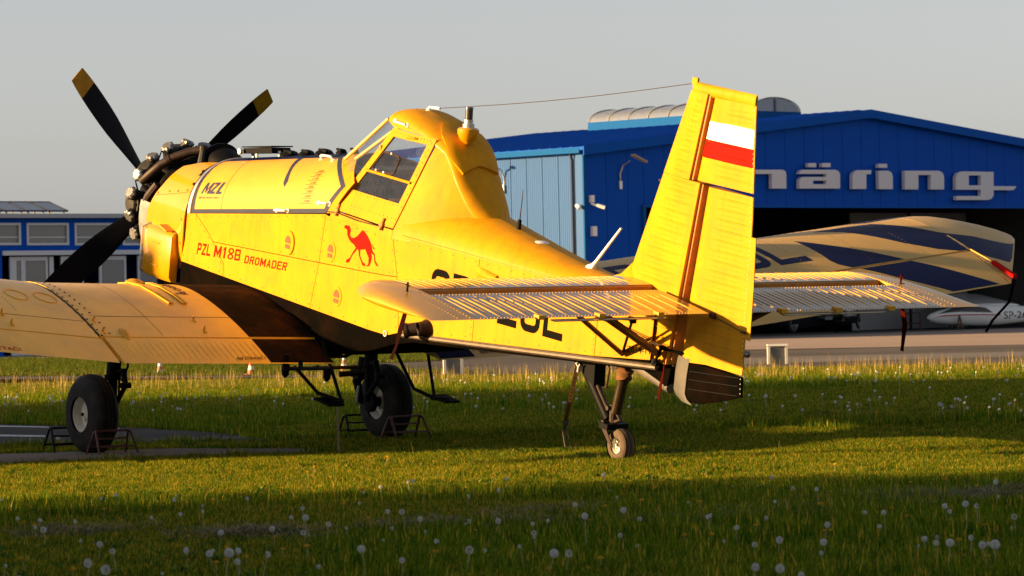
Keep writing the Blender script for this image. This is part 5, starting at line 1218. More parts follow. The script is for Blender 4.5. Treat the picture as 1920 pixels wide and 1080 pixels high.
# ------------------------------------------------------------------ cars in the hangar
CM=dict(body=mat('black_car_paint',(.008,.008,.010),.25,coat=1,coat_r=.03,var=.05),glass=mat('car_glass',(.01,.012,.014),.08,coat=.5,var=.02),rim=mat('alloy_rim',(.55,.56,.60),.3,metal=.9,var=.05),lens=mat('headlamp_lens',(.45,.50,.60),.12,metal=.6,coat=1,var=.05),plate=mat('number_plate',(.6,.62,.65),.5),tail=mat('tail_lamp_red',(.3,.01,.01),.25,coat=1))
def car(loc,rot,label):
    r=empty('parked_car',loc,(0,0,rot),label,'car','cars parked inside the hangar')
    secs=[]
    for x,z0,z1,wd in ((2.28,.42,.62,.62),(2.22,.30,.80,.80),(2.0,.22,.92,.88),(1.5,.20,.98,.92),(.9,.20,1.03,.93),(0,.20,1.06,.94),(-1,.20,1.08,.94),(-1.8,.22,1.08,.92),(-2.15,.3,1.04,.88),(-2.28,.42,.95,.74)):
        secs.append([(x,wd*c,z) for c,z in ((.86,z0),(1,z0+.12),(1,(z0+z1)/2),(.97,z1-.10),(.88,z1),(-.88,z1),(-.97,z1-.10),(-1,(z0+z1)/2),(-1,z0+.12),(-.86,z0))])
    B=MB().loft(secs).obj('body',CM['body'],r,angle=50)
    secs=[]
    for x,z1,wd in ((1.05,1.04,.84),(.35,1.46,.72),(-.2,1.62,.68),(-1.1,1.62,.67),(-1.75,1.50,.68),(-2.12,1.08,.78)): secs.append([(x,.88 if z1<1.1 else .86,1.03),(x,wd,z1),(x,wd*.8,z1+.03),(x,-wd*.8,z1+.03),(x,-wd,z1),(x,-.88 if z1<1.1 else -.86,1.03)])
    MB().loft(secs).obj('cabin_glass',CM['glass'],r,angle=50)
    MB().loft([[(x,y,z+.035) for y in (.60,0,-.60)] for x,z in ((.25,1.44),(-.2,1.60),(-1.1,1.60),(-1.75,1.48))],closed=False).obj('roof',CM['body'],r)
    for x in (1.42,-1.38):
        for s in (1,-1):
            w_=MB(); w_.lathe((x,s*.80,.34),(0,s,0),[(-.11,.20),(-.11,.30),(-.08,.34),(.08,.34),(.11,.31),(.115,.24)],n=28,caps=False); WH=w_.obj('wheel',M['tyre'],r)
            rm=MB(); rm.lathe((x,s*.90,.34),(0,s,0),[(0,.245),(.02,.245),(.02,.225),(-.03,.215)],n=28,caps=False); rm.lathe((x,s*.90,.34),(0,s,0),[(-.02,.06),(.018,.055),(.02,.01)],n=14)
            for k in range(10):
                a=2*math.pi*k/10; u=Vector((math.cos(a),0,math.sin(a))); v=Vector((-math.sin(a),0,math.cos(a))); c=Vector((x,s*.90,.34)); rm.ring([c+u*.04,c+u*.225],.014,n=4)
            rm.obj('rim',CM['rim'],WH)
    for s in (1,-1):
        MB().loft([[(2.19,s*.80,.80),(2.26,s*.52,.74),(2.26,s*.52,.64),(2.20,s*.82,.66)],[(2.05,s*.90,.86),(2.2,s*.52,.80),(2.2,s*.52,.62),(2.05,s*.90,.66)]]).obj('headlamp',CM['lens'],r)
        MB().box((-2.2,s*.66,.90),(.12,.28,.16)).obj('tail_lamp',CM['tail'],r)
        MB().box((.72,s*1.0,1.06),(.12,.18,.12)).obj('mirror',CM['body'],r)
        MB().box((2.22,s*.55,.42),(.08,.30,.10)).obj('fog_lamp',CM['lens'],r)
    MB().box((2.29,0,.48),(.02,.50,.11)).obj('number_plate',CM['plate'],r); g=MB()
    for z in (.62,.67,.72): g.box((2.275,0,z),(.03,.7,.018))
    g.obj('grille',CM['rim'],r)
    return r
f0=G(1610,622); r0=G(1705,618); dr_=(f0-r0); dr_.z=0; dr_.normalize(); rot=math.atan2(dr_.y,dr_.x)
nside=Vector((-dr_.y,dr_.x,0)); 
if nside.dot(_d)>0: nside=-nside
c1=f0-dr_*1.42-nside*.8
car((c1.x,c1.y,.018),rot,'black car with alloy wheels parked nearest the glider inside the hangar')
c2=c1+Vector(HT)*(-3.15)+Vector(HD)*.3
car((c2.x,c2.y,.018),rot,'black car parked behind the rudder end of the open hangar door')
# ------------------------------------------------------------------ glider
gl=CAM+ray(1738,592)*(120.2/ray(1738,592).dot(_d)); gd=Vector((RI.x,RI.y,0)).normalized()*.975+Vector((_d.x,_d.y,0)).normalized()*.22; gd.normalize()
GLD=empty('glider',(gl.x,gl.y,.02),(0,0,math.atan2(gd.y,gd.x)),'white glider fuselage with thin red stripe resting inside the hangar','glider')
GLD.scale=(1.18,.93,.93)
gw=mat('glider_white',(.80,.80,.78),.3,coat=.6,var=.04)
secs=[]
GZ=lambda x: lerp(x,[0,1,3,6],[.46,.50,.52,.52])
GR=lambda x: smooth(x,[0,.12,.5,1.1,1.8,2.6,3.6,6.2],[.03,.15,.27,.36,.40,.34,.24,.14])
for x in (0,.05,.12,.3,.6,1,1.4,1.8,2.2,2.6,3.1,3.6,4.4,5.4,6.2): secs.append([(x,GR(x)*.78*math.cos(a),GZ(x)+GR(x)*math.sin(a)) for a in arr(0,2*math.pi,25)[:-1]])
gsm=lambda x,a:(x,-GR(x)*.78*math.cos(a),GZ(x)+GR(x)*math.sin(a))
GF=MB().loft(secs).obj('fuselage',gw,GLD)
gy=lambda p:(0,-1,0)
for mm in (False,True):
    drape('canopy',[[(.30,.55),(.8,.50),(1.35,.35),(1.95,.22),(1.75,.75),(1.3,1.25),(.8,1.3)]],gsm,M['beacon'],GLD,h=.006,th=.01,cu=.15,cv=.15,out=gy,mirror=mm)
    drape('red_stripe',[[(.12,.02),(1.0,.06),(2.2,-.05),(2.2,.04),(1.0,.16),(.5,.22)]],gsm,M['red'],GLD,h=.006,th=.008,cu=.2,cv=.1,out=gy,mirror=mm)
lettering('lettering','SP-2666',[(2.30,-.45),(3.35,-.45),(3.35,.33),(2.30,.33)],gsm,M['ink'],GLD,h=.008,out=gy)
MB().loft([[(2.0+.9*math.cos(a),y,z+.07*math.sin(a)) for a in arr(0,2*math.pi,15)[:-1]] for y,z in ((.05,.86),(1.2,.98),(4.0,1.25))]).obj('glider_wing',gw,GLD)
ts=MB()
for dx in (-.09,.09): ts.ring([(1.05+dx,-.42,.02),(1.05,-.36,.50)],.03,n=6); ts.ring([(1.05+dx,.42,.02),(1.05,.36,.50)],.03,n=6)
ts.ring([(1.05,-.40,.17),(1.05,.40,.17)],.03,n=6)
o=ts.obj('trestle',mat('trestle_wood',(.13,.06,.03),.7)); o.location=(gl.x,gl.y,.02); o.rotation_euler=(0,0,math.atan2(gd.y,gd.x)); tag(o,'brown trestle under the nose of the white glider','trestle')
ts=MB(); ts.ring([(0,0,0),(0,0,.6),(0,.5,.6),(0,.5,0)],.03,n=6); ts.ring([(0,0,.25),(0,.5,.25)],.02,n=6)
o=ts.obj('trolley_frame',M['chock']); p=gl-gd*.25; o.location=(p.x,p.y,.02); o.rotation_euler=(0,0,HROT+.9); tag(o,'dark red tube frame standing between black car and glider nose','stand')
# ------------------------------------------------------------------ things on the field
cone_red=mat('cone_orange',(.62,.10,.03),.6,var=.1); cone_w=mat('cone_white',(.75,.73,.68),.6,var=.08)
def cone(px,py,sc_,lab,ph,g='traffic cones beyond the wing'):
    p=G(px,py); r=empty('traffic_cone',(p.x,p.y,.0),(0,0,.3),lab,'traffic cone',g); r.scale=(sc_,)*3
    MB().box((0,0,.02),(.30,.30,.04)).obj('cone_base',cone_red,r,smooth=False)
    zs=[.04,.16,.28,.40,.50]; rad=lambda z:.125-.19*z
    for i in range(4):
        m_=cone_red if (i+ph)%2==0 else cone_w
        MB().lathe((0,0,0),(0,0,1),[(zs[i]+.001,rad(zs[i])),(zs[i+1],rad(zs[i+1]))],n=20).obj('cone_band',m_,r)
    return r
cone(300,702,.62,'orange and white traffic cone under the outer edge of the near flap',1)
cone(471,703,.66,'white topped traffic cone below the lettering on the near flap',0)
cone(645,700,.66,'red and white traffic cone beside the far main wheel',0)
mk=mat('marker_board_grey',(.16,.155,.135),.7,var=.15)
def marker(px,py,w_,h_,lab):
    p=G(px,py); d=(CAM-p); r=empty('marker_board',(p.x,p.y,0),(0,0,math.atan2(d.y,d.x)+math.pi/2+.12),lab,'marker board','white framed marker boards beside the taxiway')
    MB().box((0,.03,h_/2),(w_-.08,.05,h_-.02)).obj('board',mk,r,smooth=False)
    for x in (-1,1): MB().box((x*(w_/2-.025),0,h_/2-.02),(.05,.12,h_-.04)).obj('board_post',M['rim'],r,smooth=False)
    MB().box((0,0,h_),(w_+.01,.13,.04)).obj('board_cap',M['white'],r,smooth=False)
marker(1458,683,.40,.385,'white framed grey marker board right of the rudder at the taxiway edge')
marker(850,702,.38,.48,'grey marker board with posts seen under the fuselage between the wheels')
p=G(634,825,0); o=MB().ring([(0,0,0),(.005,0,.49)],[.012,.010],n=8).obj('wooden_stake',mat('stake_wood',(.22,.16,.09),.8)); o.location=tuple(CAM+(G(634,825)-CAM)*.985); o.location.z=0
o.location=(5.98,-.85,0); tag(o,'thin wooden stake in the grass below the left boarding step','stake')
pp=CAM+ray(634,790)*((Vector((4.2,.6,0))-CAM).dot(_d)); o.location=(pp.x,pp.y,0)
# wheel chocks
def chock(loc,rot,lab,sc_=1,mt='chock'):
    r=empty('wheel_chock',loc,(0,0,rot),lab,'wheel chock','tube wheel chocks at the main wheels'); r.scale=(sc_,)*3
    f=MB()
    for y in (-.24,.24):
        f.ring([(.16,y*1.12,0),(.03,y,.27),(0,y*.92,.29)],.014,n=8); f.ring([(-.16,y*1.12,0),(-.03,y,.27),(0,y*.92,.29)],.014,n=8)
    f.ring([(0,-.23,.29),(0,.23,.29)],.014,n=8); f.obj('chock_frame',M[mt],r)
    f=MB()
    for x in (.12,-.12): f.ring([(x,-.265,.10),(x,.265,.10)],.012,n=8)
    f.ring([(.0,-.22,.20),(.06,0,.19),(.0,.22,.20)],.012,n=8); f.obj('chock_bar',M[mt],r)
chock((5.87,1.74,0),.02,'dark red tube wheel chock behind the near main wheel',.8); chock((6.76,1.74,0),0,'dark tube wheel chock in front of the near main wheel',.85,'black')
chock((5.86,-1.66,0),.1,'dark tube wheel chock on the right of the far main wheel',.85,'chock'); chock((6.76,-1.70,0),0,'dark tube wheel chock left of the far main wheel',.85,'black')
# tie-down strap at the tail
t0=b2w((.60,.10,.78)); g0=G(1062,845); g0.z=0
td=empty('tie_down_strap',(g0.x,g0.y,0),(0,0,0),'rusty perforated metal tie down strap hanging from the tail to the grass','tie-down strap')
loc=lambda v: Vector(v)-Vector((g0.x,g0.y,0))
a=loc(t0); b=Vector((.0,.0,.28)); 
hk=MB(); hk.ring([a+Vector((0,0,.02)),a+Vector((.03,0,-.03)),a+Vector((0,0,-.07)),a+Vector((-.025,0,-.04))],.012,n=6); hk.ring([a+Vector((0,0,-.06)),a+Vector((.01,0,-.11))],.014,n=6); hk.obj('strap_hook',M['alu'],td)
d=(b-a).normalized(); s0=a+d*.11; rt_=RI.copy(); rt_.z=0; rt_.normalize(); rt_=(Matrix.Rotation(-.7,3,'Z')@rt_); nn=d.cross(rt_).normalized()
sb=MB(); hol=MB(); w_=.024
sb.add([s0-rt_*w_-nn*.003,s0+rt_*w_-nn*.003,b+rt_*w_-nn*.003,b-rt_*w_-nn*.003,s0-rt_*w_+nn*.003,s0+rt_*w_+nn*.003,b+rt_*w_+nn*.003,b-rt_*w_+nn*.003],[(0,1,2,3),(7,6,5,4),(0,4,5,1),(1,5,6,2),(2,6,7,3),(3,7,4,0)]); sb.obj('strap_band',M['rust'],td,smooth=False)
for t in arr(.25,.97,13):
    c=s0+(b-s0)*t; hol.ring([c-nn*.006,c+nn*.006],.009,n=8)
hol.obj('strap_hole',M['dark'],td)
rp=MB(); rp.ring([b+Vector((0,0,.03)),b+Vector((.0,0,-.02)),Vector((.02,.02,.18)),Vector((-.05,.05,.06)),Vector((-.08,.05,-.02))],.009,n=6); rp.ring([b,Vector((.03,-.02,.2)),Vector((-.0,-.04,.12)),Vector((.05,-.06,.09)),Vector((.02,-.10,.0))],.008,n=6)
for k in range(4): rp.ring([b+Vector((-.03,0,.0-.012*k)),b+Vector((.03,0,-.004-.012*k))],.010,n=6)
rp.obj('strap_rope',M['exhaust'],td)
# gust locks and ribbons
def gust(p,lab,rib,col):
    r=empty('gust_lock',p,(0,-AL,0),lab,'gust lock','control locks on the tail surfaces')
    MB().lathe((0,0,0),(0,0,1),[(-.005,.06),(.012,.065),(.02,.03)],n=14).obj('lock_pad',M['ribbon'],r)
    MB().ring([(0,0,.0),(0,0,.10)],.009,n=6).ring([(-.03,0,.075),(.03,0,.075)],.006,n=6).obj('lock_pin',col,r)
    f=MB(); q=[Vector(v) for v in rib]; w_=Vector((.03,0,.0)); secs=[]
    for i,v in enumerate(q): w_=Vector((.022+.006*(i%2),.008*(i%3-1),0)); secs.append([v-w_,v+w_,v+w_+Vector((0,.004,0)),v-w_+Vector((0,.004,0))])
    f.loft(secs).obj('ribbon',M['ribbon'] if col is M['ribbon'] else M['ribbondark'],r)
q=b2w((-.36,2.60,1.585)); 
gust(q,'dark red gust lock with hanging ribbon on the near tailplane tip',[(0,0,-.02),(.0,.0,-.16),(.03,.01,-.30),(.08,.0,-.44),(.14,.0,-.56)],M['black'])
q=b2w((-.42,-2.60,1.585)); gust(q,'red gust lock with dark ribbon on the far tailplane tip',[(0,0,-.02),(.06,-.1,-.2),(.10,-.2,-.38),(.10,-.2,-.58),(.10,-.2,-.62)],M['ribbon'])
wq=Vector(wing_map(.93,-8.0,1)); wr_=empty('aileron_lock',b2w(wq),(0,-AL,0),'red aileron clamp with hanging strap on the far wing tip','gust lock')
f=MB(); e0=Vector(wing_map(.86,-7.95))-wq; e1=Vector(wing_map(1.0,-8.02))-wq+Vector((-.05,0,-.01)); f.loft([[c+Vector((0,y,z)) for y,z in ((.03,.012),(.03,.05),(-.03,.05),(-.03,.012))] for c in (e0,e1)]); f.obj('clamp_bar',M['red'],wr_)
e=e1; f=MB(); f.ring([Vector(wing_map(.70,-7.9))-wq+Vector((0,0,.01)),e0+Vector((0,0,.03))],.008,n=6); f.obj('clamp_cord',M['rib'],wr_)
f=MB(); f.loft([[v+Vector((.02,0,0)),v-Vector((.02,0,0)),v-Vector((.02,-.004,0)),v+Vector((.02,.004,0))] for v in (e,e+Vector((.02,.02,-.25)),e+Vector((.16,.1,-.48)),e+Vector((.22,.12,-.62)))]); f.obj('strap',M['ribbondark'],wr_)
q=PB(1245,690,.1); rr=empty('rudder_lock_ribbon',b2w(q),(0,-AL,0),'dark red ribbon hanging from the rudder control horn under the tail','ribbon')
f=MB(); f.loft([[v+Vector((w,0,0)),v-Vector((w,0,0)),v-Vector((w,-.004,0)),v+Vector((w,.004,0))] for v,w in ((Vector((0,0,.08)),.008),(Vector((0,0,-.04)),.008),(Vector((.02,0,-.16)),.018),(Vector((.03,0,-.28)),.012))]); f.obj('ribbon',M['ribbon'],rr)
# ------------------------------------------------------------------ unseen sheds and trees added left of the frame to shade the grass
PQ=Vector((.9099,-.4149,0)); HQ=Vector((.4149,.9099,0))
shedw=mat('shed_render',(.30,.29,.26),.8,var=.1); shedr=mat('shed_roof',(.10,.05,.04),.7,var=.1)
def shed(q0,q1,al0,h,lab):
    r=empty('shade_shed',PQ*((q0+q1)/2)+HQ*(al0+4),(0,0,math.atan2(PQ.y,PQ.x)),lab,'shed','unseen sheds added to shade the field')
    L_=q1-q0; ev=h-.9; x=L_/2
    MB().box((0,0,ev/2),(L_-.1,8,ev)).obj('wall',shedw,r,smooth=False)
    RF=MB().prism([(-4.3,ev),(4.3,ev),(0,h)],lambda y,z:(-x+.0,y,z),lambda y,z:(x+.0,y,z)).obj('roof',shedr,r,smooth=False)
    for k in range(int(L_/4)):
        W_=MB().box((-x+2.2+4*k,-4.02,ev*.55),(1.4,.08,1.2)).obj('window',wf,r,smooth=False); MB().box((-x+2.2+4*k,-4.065,ev*.55),(1.2,.02,1.0)).obj('pane',wg,W_,smooth=False)
shed(7.97,21.8,21,7.6,'tall grey unseen shed added beyond the left edge to shade the lawn')
shed(5.9,7.97,21,6.25,'narrow grey unseen shed added between the other two to shade cowl and lawn')
shed(2.6,5.9,21,5.5,'low grey unseen shed added nearest the wing tip to shade wheels and lawn')
shed(-40,-4.9,20,7.0,'long grey unseen shed added nearest the camera to shade the front lawn')
leafm=mat('tree_leaf',(.045,.085,.012),.6,var=.4,vs=3,spec=.2); barkm=mat('tree_bark',(.10,.07,.045),.9,var=.3,vs=9)
def tree(q,al,h,r,seed,lab):  # out-of-view tree, added to break up the hard edge of the shed shade
    g=np.random.default_rng(seed); t=empty('shade_tree',PQ*q+HQ*al,(0,0,seed),lab,'tree','unseen trees added to dapple the shade edges')
    tk=MB(); tk.ring([(0,0,-.1),(.05,0,h*.3),(.0,.08,h*.6),(.05,0,h*.9)],[.16,.13,.08,.02],n=9)
    for k in range(7):
        a=k*2.4; z=h*(.35+.07*k); tk.ring([(0,0,z),(math.cos(a)*r*.5,math.sin(a)*r*.5,z+h*.12),(math.cos(a)*r*.9,math.sin(a)*r*.9,z+h*.2)],[.06,.04,.012],n=6)
    tk.obj('trunk',barkm,t); cr=MB(); cs=[]
    for k in range(46):
        z=g.uniform(.34,1); w_=r*math.sqrt(max(1-((z-.62)/.42)**2,.02))*g.uniform(.3,1); a=g.uniform(0,6.283); cs.append((w_*math.cos(a),w_*math.sin(a),z*h))
    for c in cs:
        for i in range(46):
            p=Vector(c)+Vector(g.normal(0,.28*r/1.6,3)); u=Vector(g.normal(0,1,3)).normalized(); v=u.orthogonal().normalized(); s_=g.uniform(.07,.13); cr.add([p-u*s_,p+v*s_*.6,p+u*s_,p-v*s_*.6],[(0,1,2,3)])
    cr.obj('crown',leafm,t,smooth=False)
tree(-4.7,16,6.6,1.5,1,'unseen bushy tree added beside the long shed to dapple its shade edge'); tree(22.0,17,7.6,1.7,2,'unseen bushy tree added beside the tall shed to dapple its shade edge'); tree(-6.6,15,5.6,1.6,3,'lower unseen bushy tree added in front of the long shed to dapple its shade')
# ------------------------------------------------------------------ lawn
def bladem(name,ca,cb,cdry,trans=.48):
    m=bpy.data.materials.new(name); m.use_nodes=True; nt=m.node_tree; L=nt.links; nt.nodes.clear()
    o=node(nt,'ShaderNodeOutputMaterial'); at=node(nt,'ShaderNodeAttribute',attribute_name='tone'); oi=node(nt,'ShaderNodeObjectInfo')
    r=node(nt,'ShaderNodeValToRGB'); e=r.color_ramp.elements; e[0].color=(*ca,1); e[0].position=0; e[1].color=(*cb,1); e[1].position=.62; n=e.new(.85); n.color=(*cdry,1)
    ad=node(nt,'ShaderNodeMath',operation='MULTIPLY_ADD'); L.new(oi.outputs['Random'],ad.inputs[0]); ad.inputs[1].default_value=.30; L.new(at.outputs['Fac'],ad.inputs[2])
    sb=node(nt,'ShaderNodeMath',operation='SUBTRACT'); L.new(ad.outputs[0],sb.inputs[0]); sb.inputs[1].default_value=.15; L.new(sb.outputs[0],r.inputs[0])
    d=node(nt,'ShaderNodeBsdfPrincipled'); d.inputs['Roughness'].default_value=.55; d.inputs['Specular IOR Level'].default_value=.03; L.new(r.outputs[0],d.inputs['Base Color'])
    t=node(nt,'ShaderNodeBsdfTranslucent'); L.new(r.outputs[0],t.inputs[0]); x=node(nt,'ShaderNodeMixShader'); x.inputs[0].default_value=trans; L.new(d.outputs[0],x.inputs[1]); L.new(t.outputs[0],x.inputs[2]); L.new(x.outputs[0],o.inputs[0]); return m
GB=bladem('grass_blade',(.005,.042,.003),(.165,.25,.007),(.64,.40,.05)); SBm=bladem('straw_stalk',(.13,.13,.016),(.28,.21,.05),(.46,.32,.11),.2)
def clump(name,n,rad,hmin,hmax,wd,mt,lean=.5,dry=.08,seed=0,head=False):
    g=np.random.default_rng(seed); vs=[];fs=[];tn=[]
    for i in range(n):
        a=g.uniform(0,2*np.pi); r=rad*np.sqrt(g.uniform()); x,y=r*np.cos(a),r*np.sin(a); h=g.uniform(hmin,hmax); ph=g.uniform(0,2*np.pi); ln=g.uniform(.1,1)*lean*h; wv=wd*g.uniform(.6,1.3)
        dx,dy=np.cos(ph),np.sin(ph); fx,fy=-dy*wv/2,dx*wv/2; k=len(vs)
        tone=g.uniform(.0,.62) if g.uniform()>dry else g.uniform(.75,1)
        P=[(x-fx,y-fy,-.01),(x+fx,y+fy,-.01),(x+dx*ln*.3+fx*.8,y+dy*ln*.3+fy*.8,h*.55),(x+dx*ln*.3-fx*.8,y+dy*ln*.3-fy*.8,h*.55),(x+dx*ln,y+dy*ln,h)]
        vs+=P; fs+=[(k,k+1,k+2,k+3),(k+3,k+2,k+4)]; tn+=[max(tone-.15,0),max(tone-.15,0),tone,tone,tone]
    me=bpy.data.meshes.new(name); me.from_pydata(vs,[],fs); me.materials.append(mt); at=me.attributes.new('tone','FLOAT','POINT'); at.data.foreach_set('value',tn)
    return bpy.data.objects.new(name,me)
def pip(pts,poly):
    x,y=pts[:,0],pts[:,1]; ins=np.zeros(len(pts),bool); n=len(poly)
    for i in range(n):
        x0,y0=poly[i][0],poly[i][1]; x1,y1=poly[i-1][0],poly[i-1][1]
        c=((y0>y)!=(y1>y))&(x<(x1-x0)*(y-y0)/(y1-y0+1e-12)+x0); ins^=c
    return ins
def scatter(n,d0,d1,power=1.0,marg=1.45):
    d=np.sqrt(rng.uniform(d0*d0,d1*d1,n)); l=rng.uniform(-1,1,n)*960/FPX*d*marg
    fw=np.array([_d.x,_d.y])/math.hypot(_d.x,_d.y); rt=np.array([fw[1],-fw[0]])
    return np.stack([CAM.x+fw[0]*d+rt[0]*l,CAM.y+fw[1]*d+rt[1]*l],1),d,l
def vnoise(p,s,seed):
    g=np.random.default_rng(seed); a=0
    for k in range(6):
        th=g.uniform(0,2*np.pi); f=s*g.uniform(.6,1.6); a=a+np.sin((p[:,0]*np.cos(th)+p[:,1]*np.sin(th))*f+g.uniform(0,6.28))
    return a/6
LAWNEX=(APR,TAR,SLB)
def lawn(name,pts,scl,srcs,label_kind='stuff'):
    me=bpy.data.meshes.new(name); N=len(pts); co=np.zeros((N,3),np.float32); co[:,:2]=pts; me.vertices.add(N); me.vertices.foreach_set('co',co.ravel())
    for nm,ty,val in (('scl','FLOAT',scl.astype(np.float32)),('rot','FLOAT',rng.uniform(0,6.283,N).astype(np.float32)),('pick','INT',rng.integers(0,len(srcs),N).astype(np.int32))):
        a=me.attributes.new(nm,ty,'POINT'); a.data.foreach_set('value',val)
    me.update()
    o=link(name,me,None,'stuff')
    col=bpy.data.collections.new(name+'_sources')
    for s in srcs: col.objects.link(s)
    ng=bpy.data.node_groups.new(name,'GeometryNodeTree'); ng.interface.new_socket('Geometry',in_out='INPUT',socket_type='NodeSocketGeometry'); ng.interface.new_socket('Geometry',in_out='OUTPUT',socket_type='NodeSocketGeometry')
    L=ng.links; gi=ng.nodes.new('NodeGroupInput'); go=ng.nodes.new('NodeGroupOutput'); ip=ng.nodes.new('GeometryNodeInstanceOnPoints'); ci=ng.nodes.new('GeometryNodeCollectionInfo'); ci.inputs[0].default_value=col; ci.inputs['Separate Children'].default_value=True; ci.inputs['Reset Children'].default_value=True
    def na(n,t): a=ng.nodes.new('GeometryNodeInputNamedAttribute'); a.data_type=t; a.inputs[0].default_value=n; return a.outputs[0]
    cx=ng.nodes.new('ShaderNodeCombineXYZ'); L.new(na('rot','FLOAT'),cx.inputs[2])
    L.new(gi.outputs[0],ip.inputs['Points']); L.new(ci.outputs[0],ip.inputs['Instance']); ip.inputs['Pick Instance'].default_value=True; L.new(na('pick','INT'),ip.inputs['Instance Index'])
    L.new(cx.outputs[0],ip.inputs['Rotation']); L.new(na('scl','FLOAT'),ip.inputs['Scale']); L.new(ip.outputs[0],go.inputs[0])
    md=o.modifiers.new('scatter','NODES'); md.node_group=ng; return o
def keep(p,ex=LAWNEX):
    k=np.ones(len(p),bool)
    for q in ex: k&=~pip(p,q)
    return k
src=[clump('grass_tuft',70,.13,.022,.052,.0045,GB,.9,.20,s) for s in range(4)]
src2=[clump('long_tuft',34,.12,.04,.10,.005,GB,.7,.08,10+s) for s in range(3)]
p,d,l=scatter(19000,16.5,34); k=keep(p); p=p[k]; sc1=.8+.5*vnoise(p,1.3,1)+rng.uniform(-.15,.25,len(p)); lawn('lawn_grass',p,np.clip(sc1,.45,1.5),src)
p,d,l=scatter(32000,34,66); k=keep(p); p=p[k]; sc1=.85+.5*vnoise(p,.8,2)+rng.uniform(-.15,.3,len(p)); lawn('lawn_grass',p,np.clip(sc1,.5,1.8),src)
p,d,l=scatter(5200,16.5,25.5); k=keep(p)&(vnoise(p,.9,3)>-.15); p=p[k]; lawn('long_grass',p,rng.uniform(.6,1.35,len(p)),src2)
p,d,l=scatter(9000,36,57); k=keep(p)&(vnoise(p,.5,4)>.0); p=p[k]; lawn('long_grass',p,rng.uniform(.6,1.5,len(p)),src2)
WB=bladem('weed_leaf',(.012,.06,.006),(.08,.17,.012),(.30,.26,.04),.3)
p,d,l=scatter(2600,16.5,33); k=keep(p)&(vnoise(p,1.1,15)>-.05); p=p[k]; lawn('weeds',p,rng.uniform(.6,1.5,len(p)),[clump('weed_rosette',11,.05,.012,.04,.018,WB,2.6,.03,80+s) for s in range(2)])
# edge tufts round the slab and tarmac
ed=[]
for poly in (SLB,TAR):
    for i in range(len(poly)):
        a,b=poly[i-1],poly[i]; n=int((b-a).length*14)
        for t in rng.uniform(0,1,n): q=a+(b-a)*t; ed.append((q.x+rng.normal(0,.06),q.y+rng.normal(0,.06)))
ed=np.array(ed); lawn('edge_grass',ed,rng.uniform(.5,1.2,len(ed)),[clump('edge_tuft',30,.10,.03,.09,.005,GB,.6,.05,30)])
# verge grass on the island
bb=np.array([[q.x,q.y] for q in ISL]); p,d,l=scatter(26000,60,110); p=p[pip(p,ISL)]; lawn('verge_grass',p,rng.uniform(.8,1.5,len(p)),[clump('verge_tuft',26,.22,.05,.12,.012,bladem('verge_blade',(.05,.08,.008),(.13,.15,.016),(.36,.28,.08)),.8,.12,40)])
# dry stalks near the taxiway edge
ss=[clump('dry_stalk',7,.16,.14,.34,.007,SBm,.25,.5,50+s) for s in range(3)]
p,d,l=scatter(3000,46,67); k=keep(p)&((d>57+2.5*vnoise(p,.4,6))|(rng.uniform(0,1,len(p))<.05)); p=p[k]; lawn('dry_stalks',p,rng.uniform(.4,1.0,len(p)),ss)
p,d,l=scatter(420,17,34); k=keep(p); p=p[k]; lawn('dry_stalks',p,rng.uniform(.25,.65,len(p)),[clump('thin_stalk',2,.1,.16,.34,.005,SBm,.3,.5,60)])
# heaps of cut grass
hp=[]
for px,py,n,rx,ry in ((1030,965,70,.30,.12),(480,1003,70,.28,.1),(820,988,60,.3,.08),(1000,985,50,.3,.1),(1690,940,160,.45,.18),(1780,935,90,.3,.2),(1330,975,60,.5,.08),(1890,925,60,.4,.15),(1450,962,40,.4,.08),(150,1000,40,.3,.08)):
    c=G(px,py)
    for i in range(n): hp.append((c.x+rng.normal(0,rx)*.575-rng.normal(0,ry)*.8,c.y+rng.normal(0,rx)*.8))
hp=np.array(hp); CG=bladem('cut_grass',(.10,.095,.05),(.20,.17,.10),(.30,.26,.17),.1); lawn('cut_grass',hp,rng.uniform(.9,1.7,len(hp)),[clump('cut_tuft',26,.16,.01,.05,.006,CG,5,.2,70+s) for s in range(2)])
# ------------------------------------------------------------------ dandelions
fluff=mat('dandelion_fluff',(.58,.58,.56),.9,var=.05,spec=.1); stemm=mat('dandelion_stem',(.30,.27,.12),.7,var=.2); petal=mat('dandelion_petal',(.60,.36,.004),.7,var=.15); seedm=mat('dandelion_core',(.16,.11,.07),.9)
def headmesh(seed,r,full=True,n=130):
    g=np.random.default_rng(seed); mb=MB(); mb.k=0
    for i in range(n):
        z=1-2*(i+.5)/n; a=i*2.39996+g.uniform(-.1,.1); q=math.sqrt(1-z*z); d=Vector((q*math.cos(a),q*math.sin(a),z))
        if not full and d.x>.1+.4*g.uniform(): continue
        u=d.orthogonal().normalized(); v=d.cross(u); t=g.uniform(0,6.28); c=d*r*g.uniform(.9,1.04)
        s=r*.30; pts=[c+(u*math.cos(t+k*2.094)+v*math.sin(t+k*2.094))*s+d*s*.3 for k in range(3)]
        mb.add([c-d*s*.2,*pts],[(0,1,2),(0,2,3),(0,3,1)])
    mb.k=1; mb.lathe((0,0,-.004),(0,0,1),[(0,.003),(.002,.006),(.008,.005),(.01,.001)],n=6)
    me=bpy.data.meshes.new('seed_head'); me.from_pydata(mb.v,[],mb.f); me.materials.append(fluff); me.materials.append(seedm); me.polygons.foreach_set('material_index',mb.m); return me
HM=[headmesh(1,.026,True,80),headmesh(2,.023,True,60),headmesh(3,.025,False,80),headmesh(4,.020,False,60)]
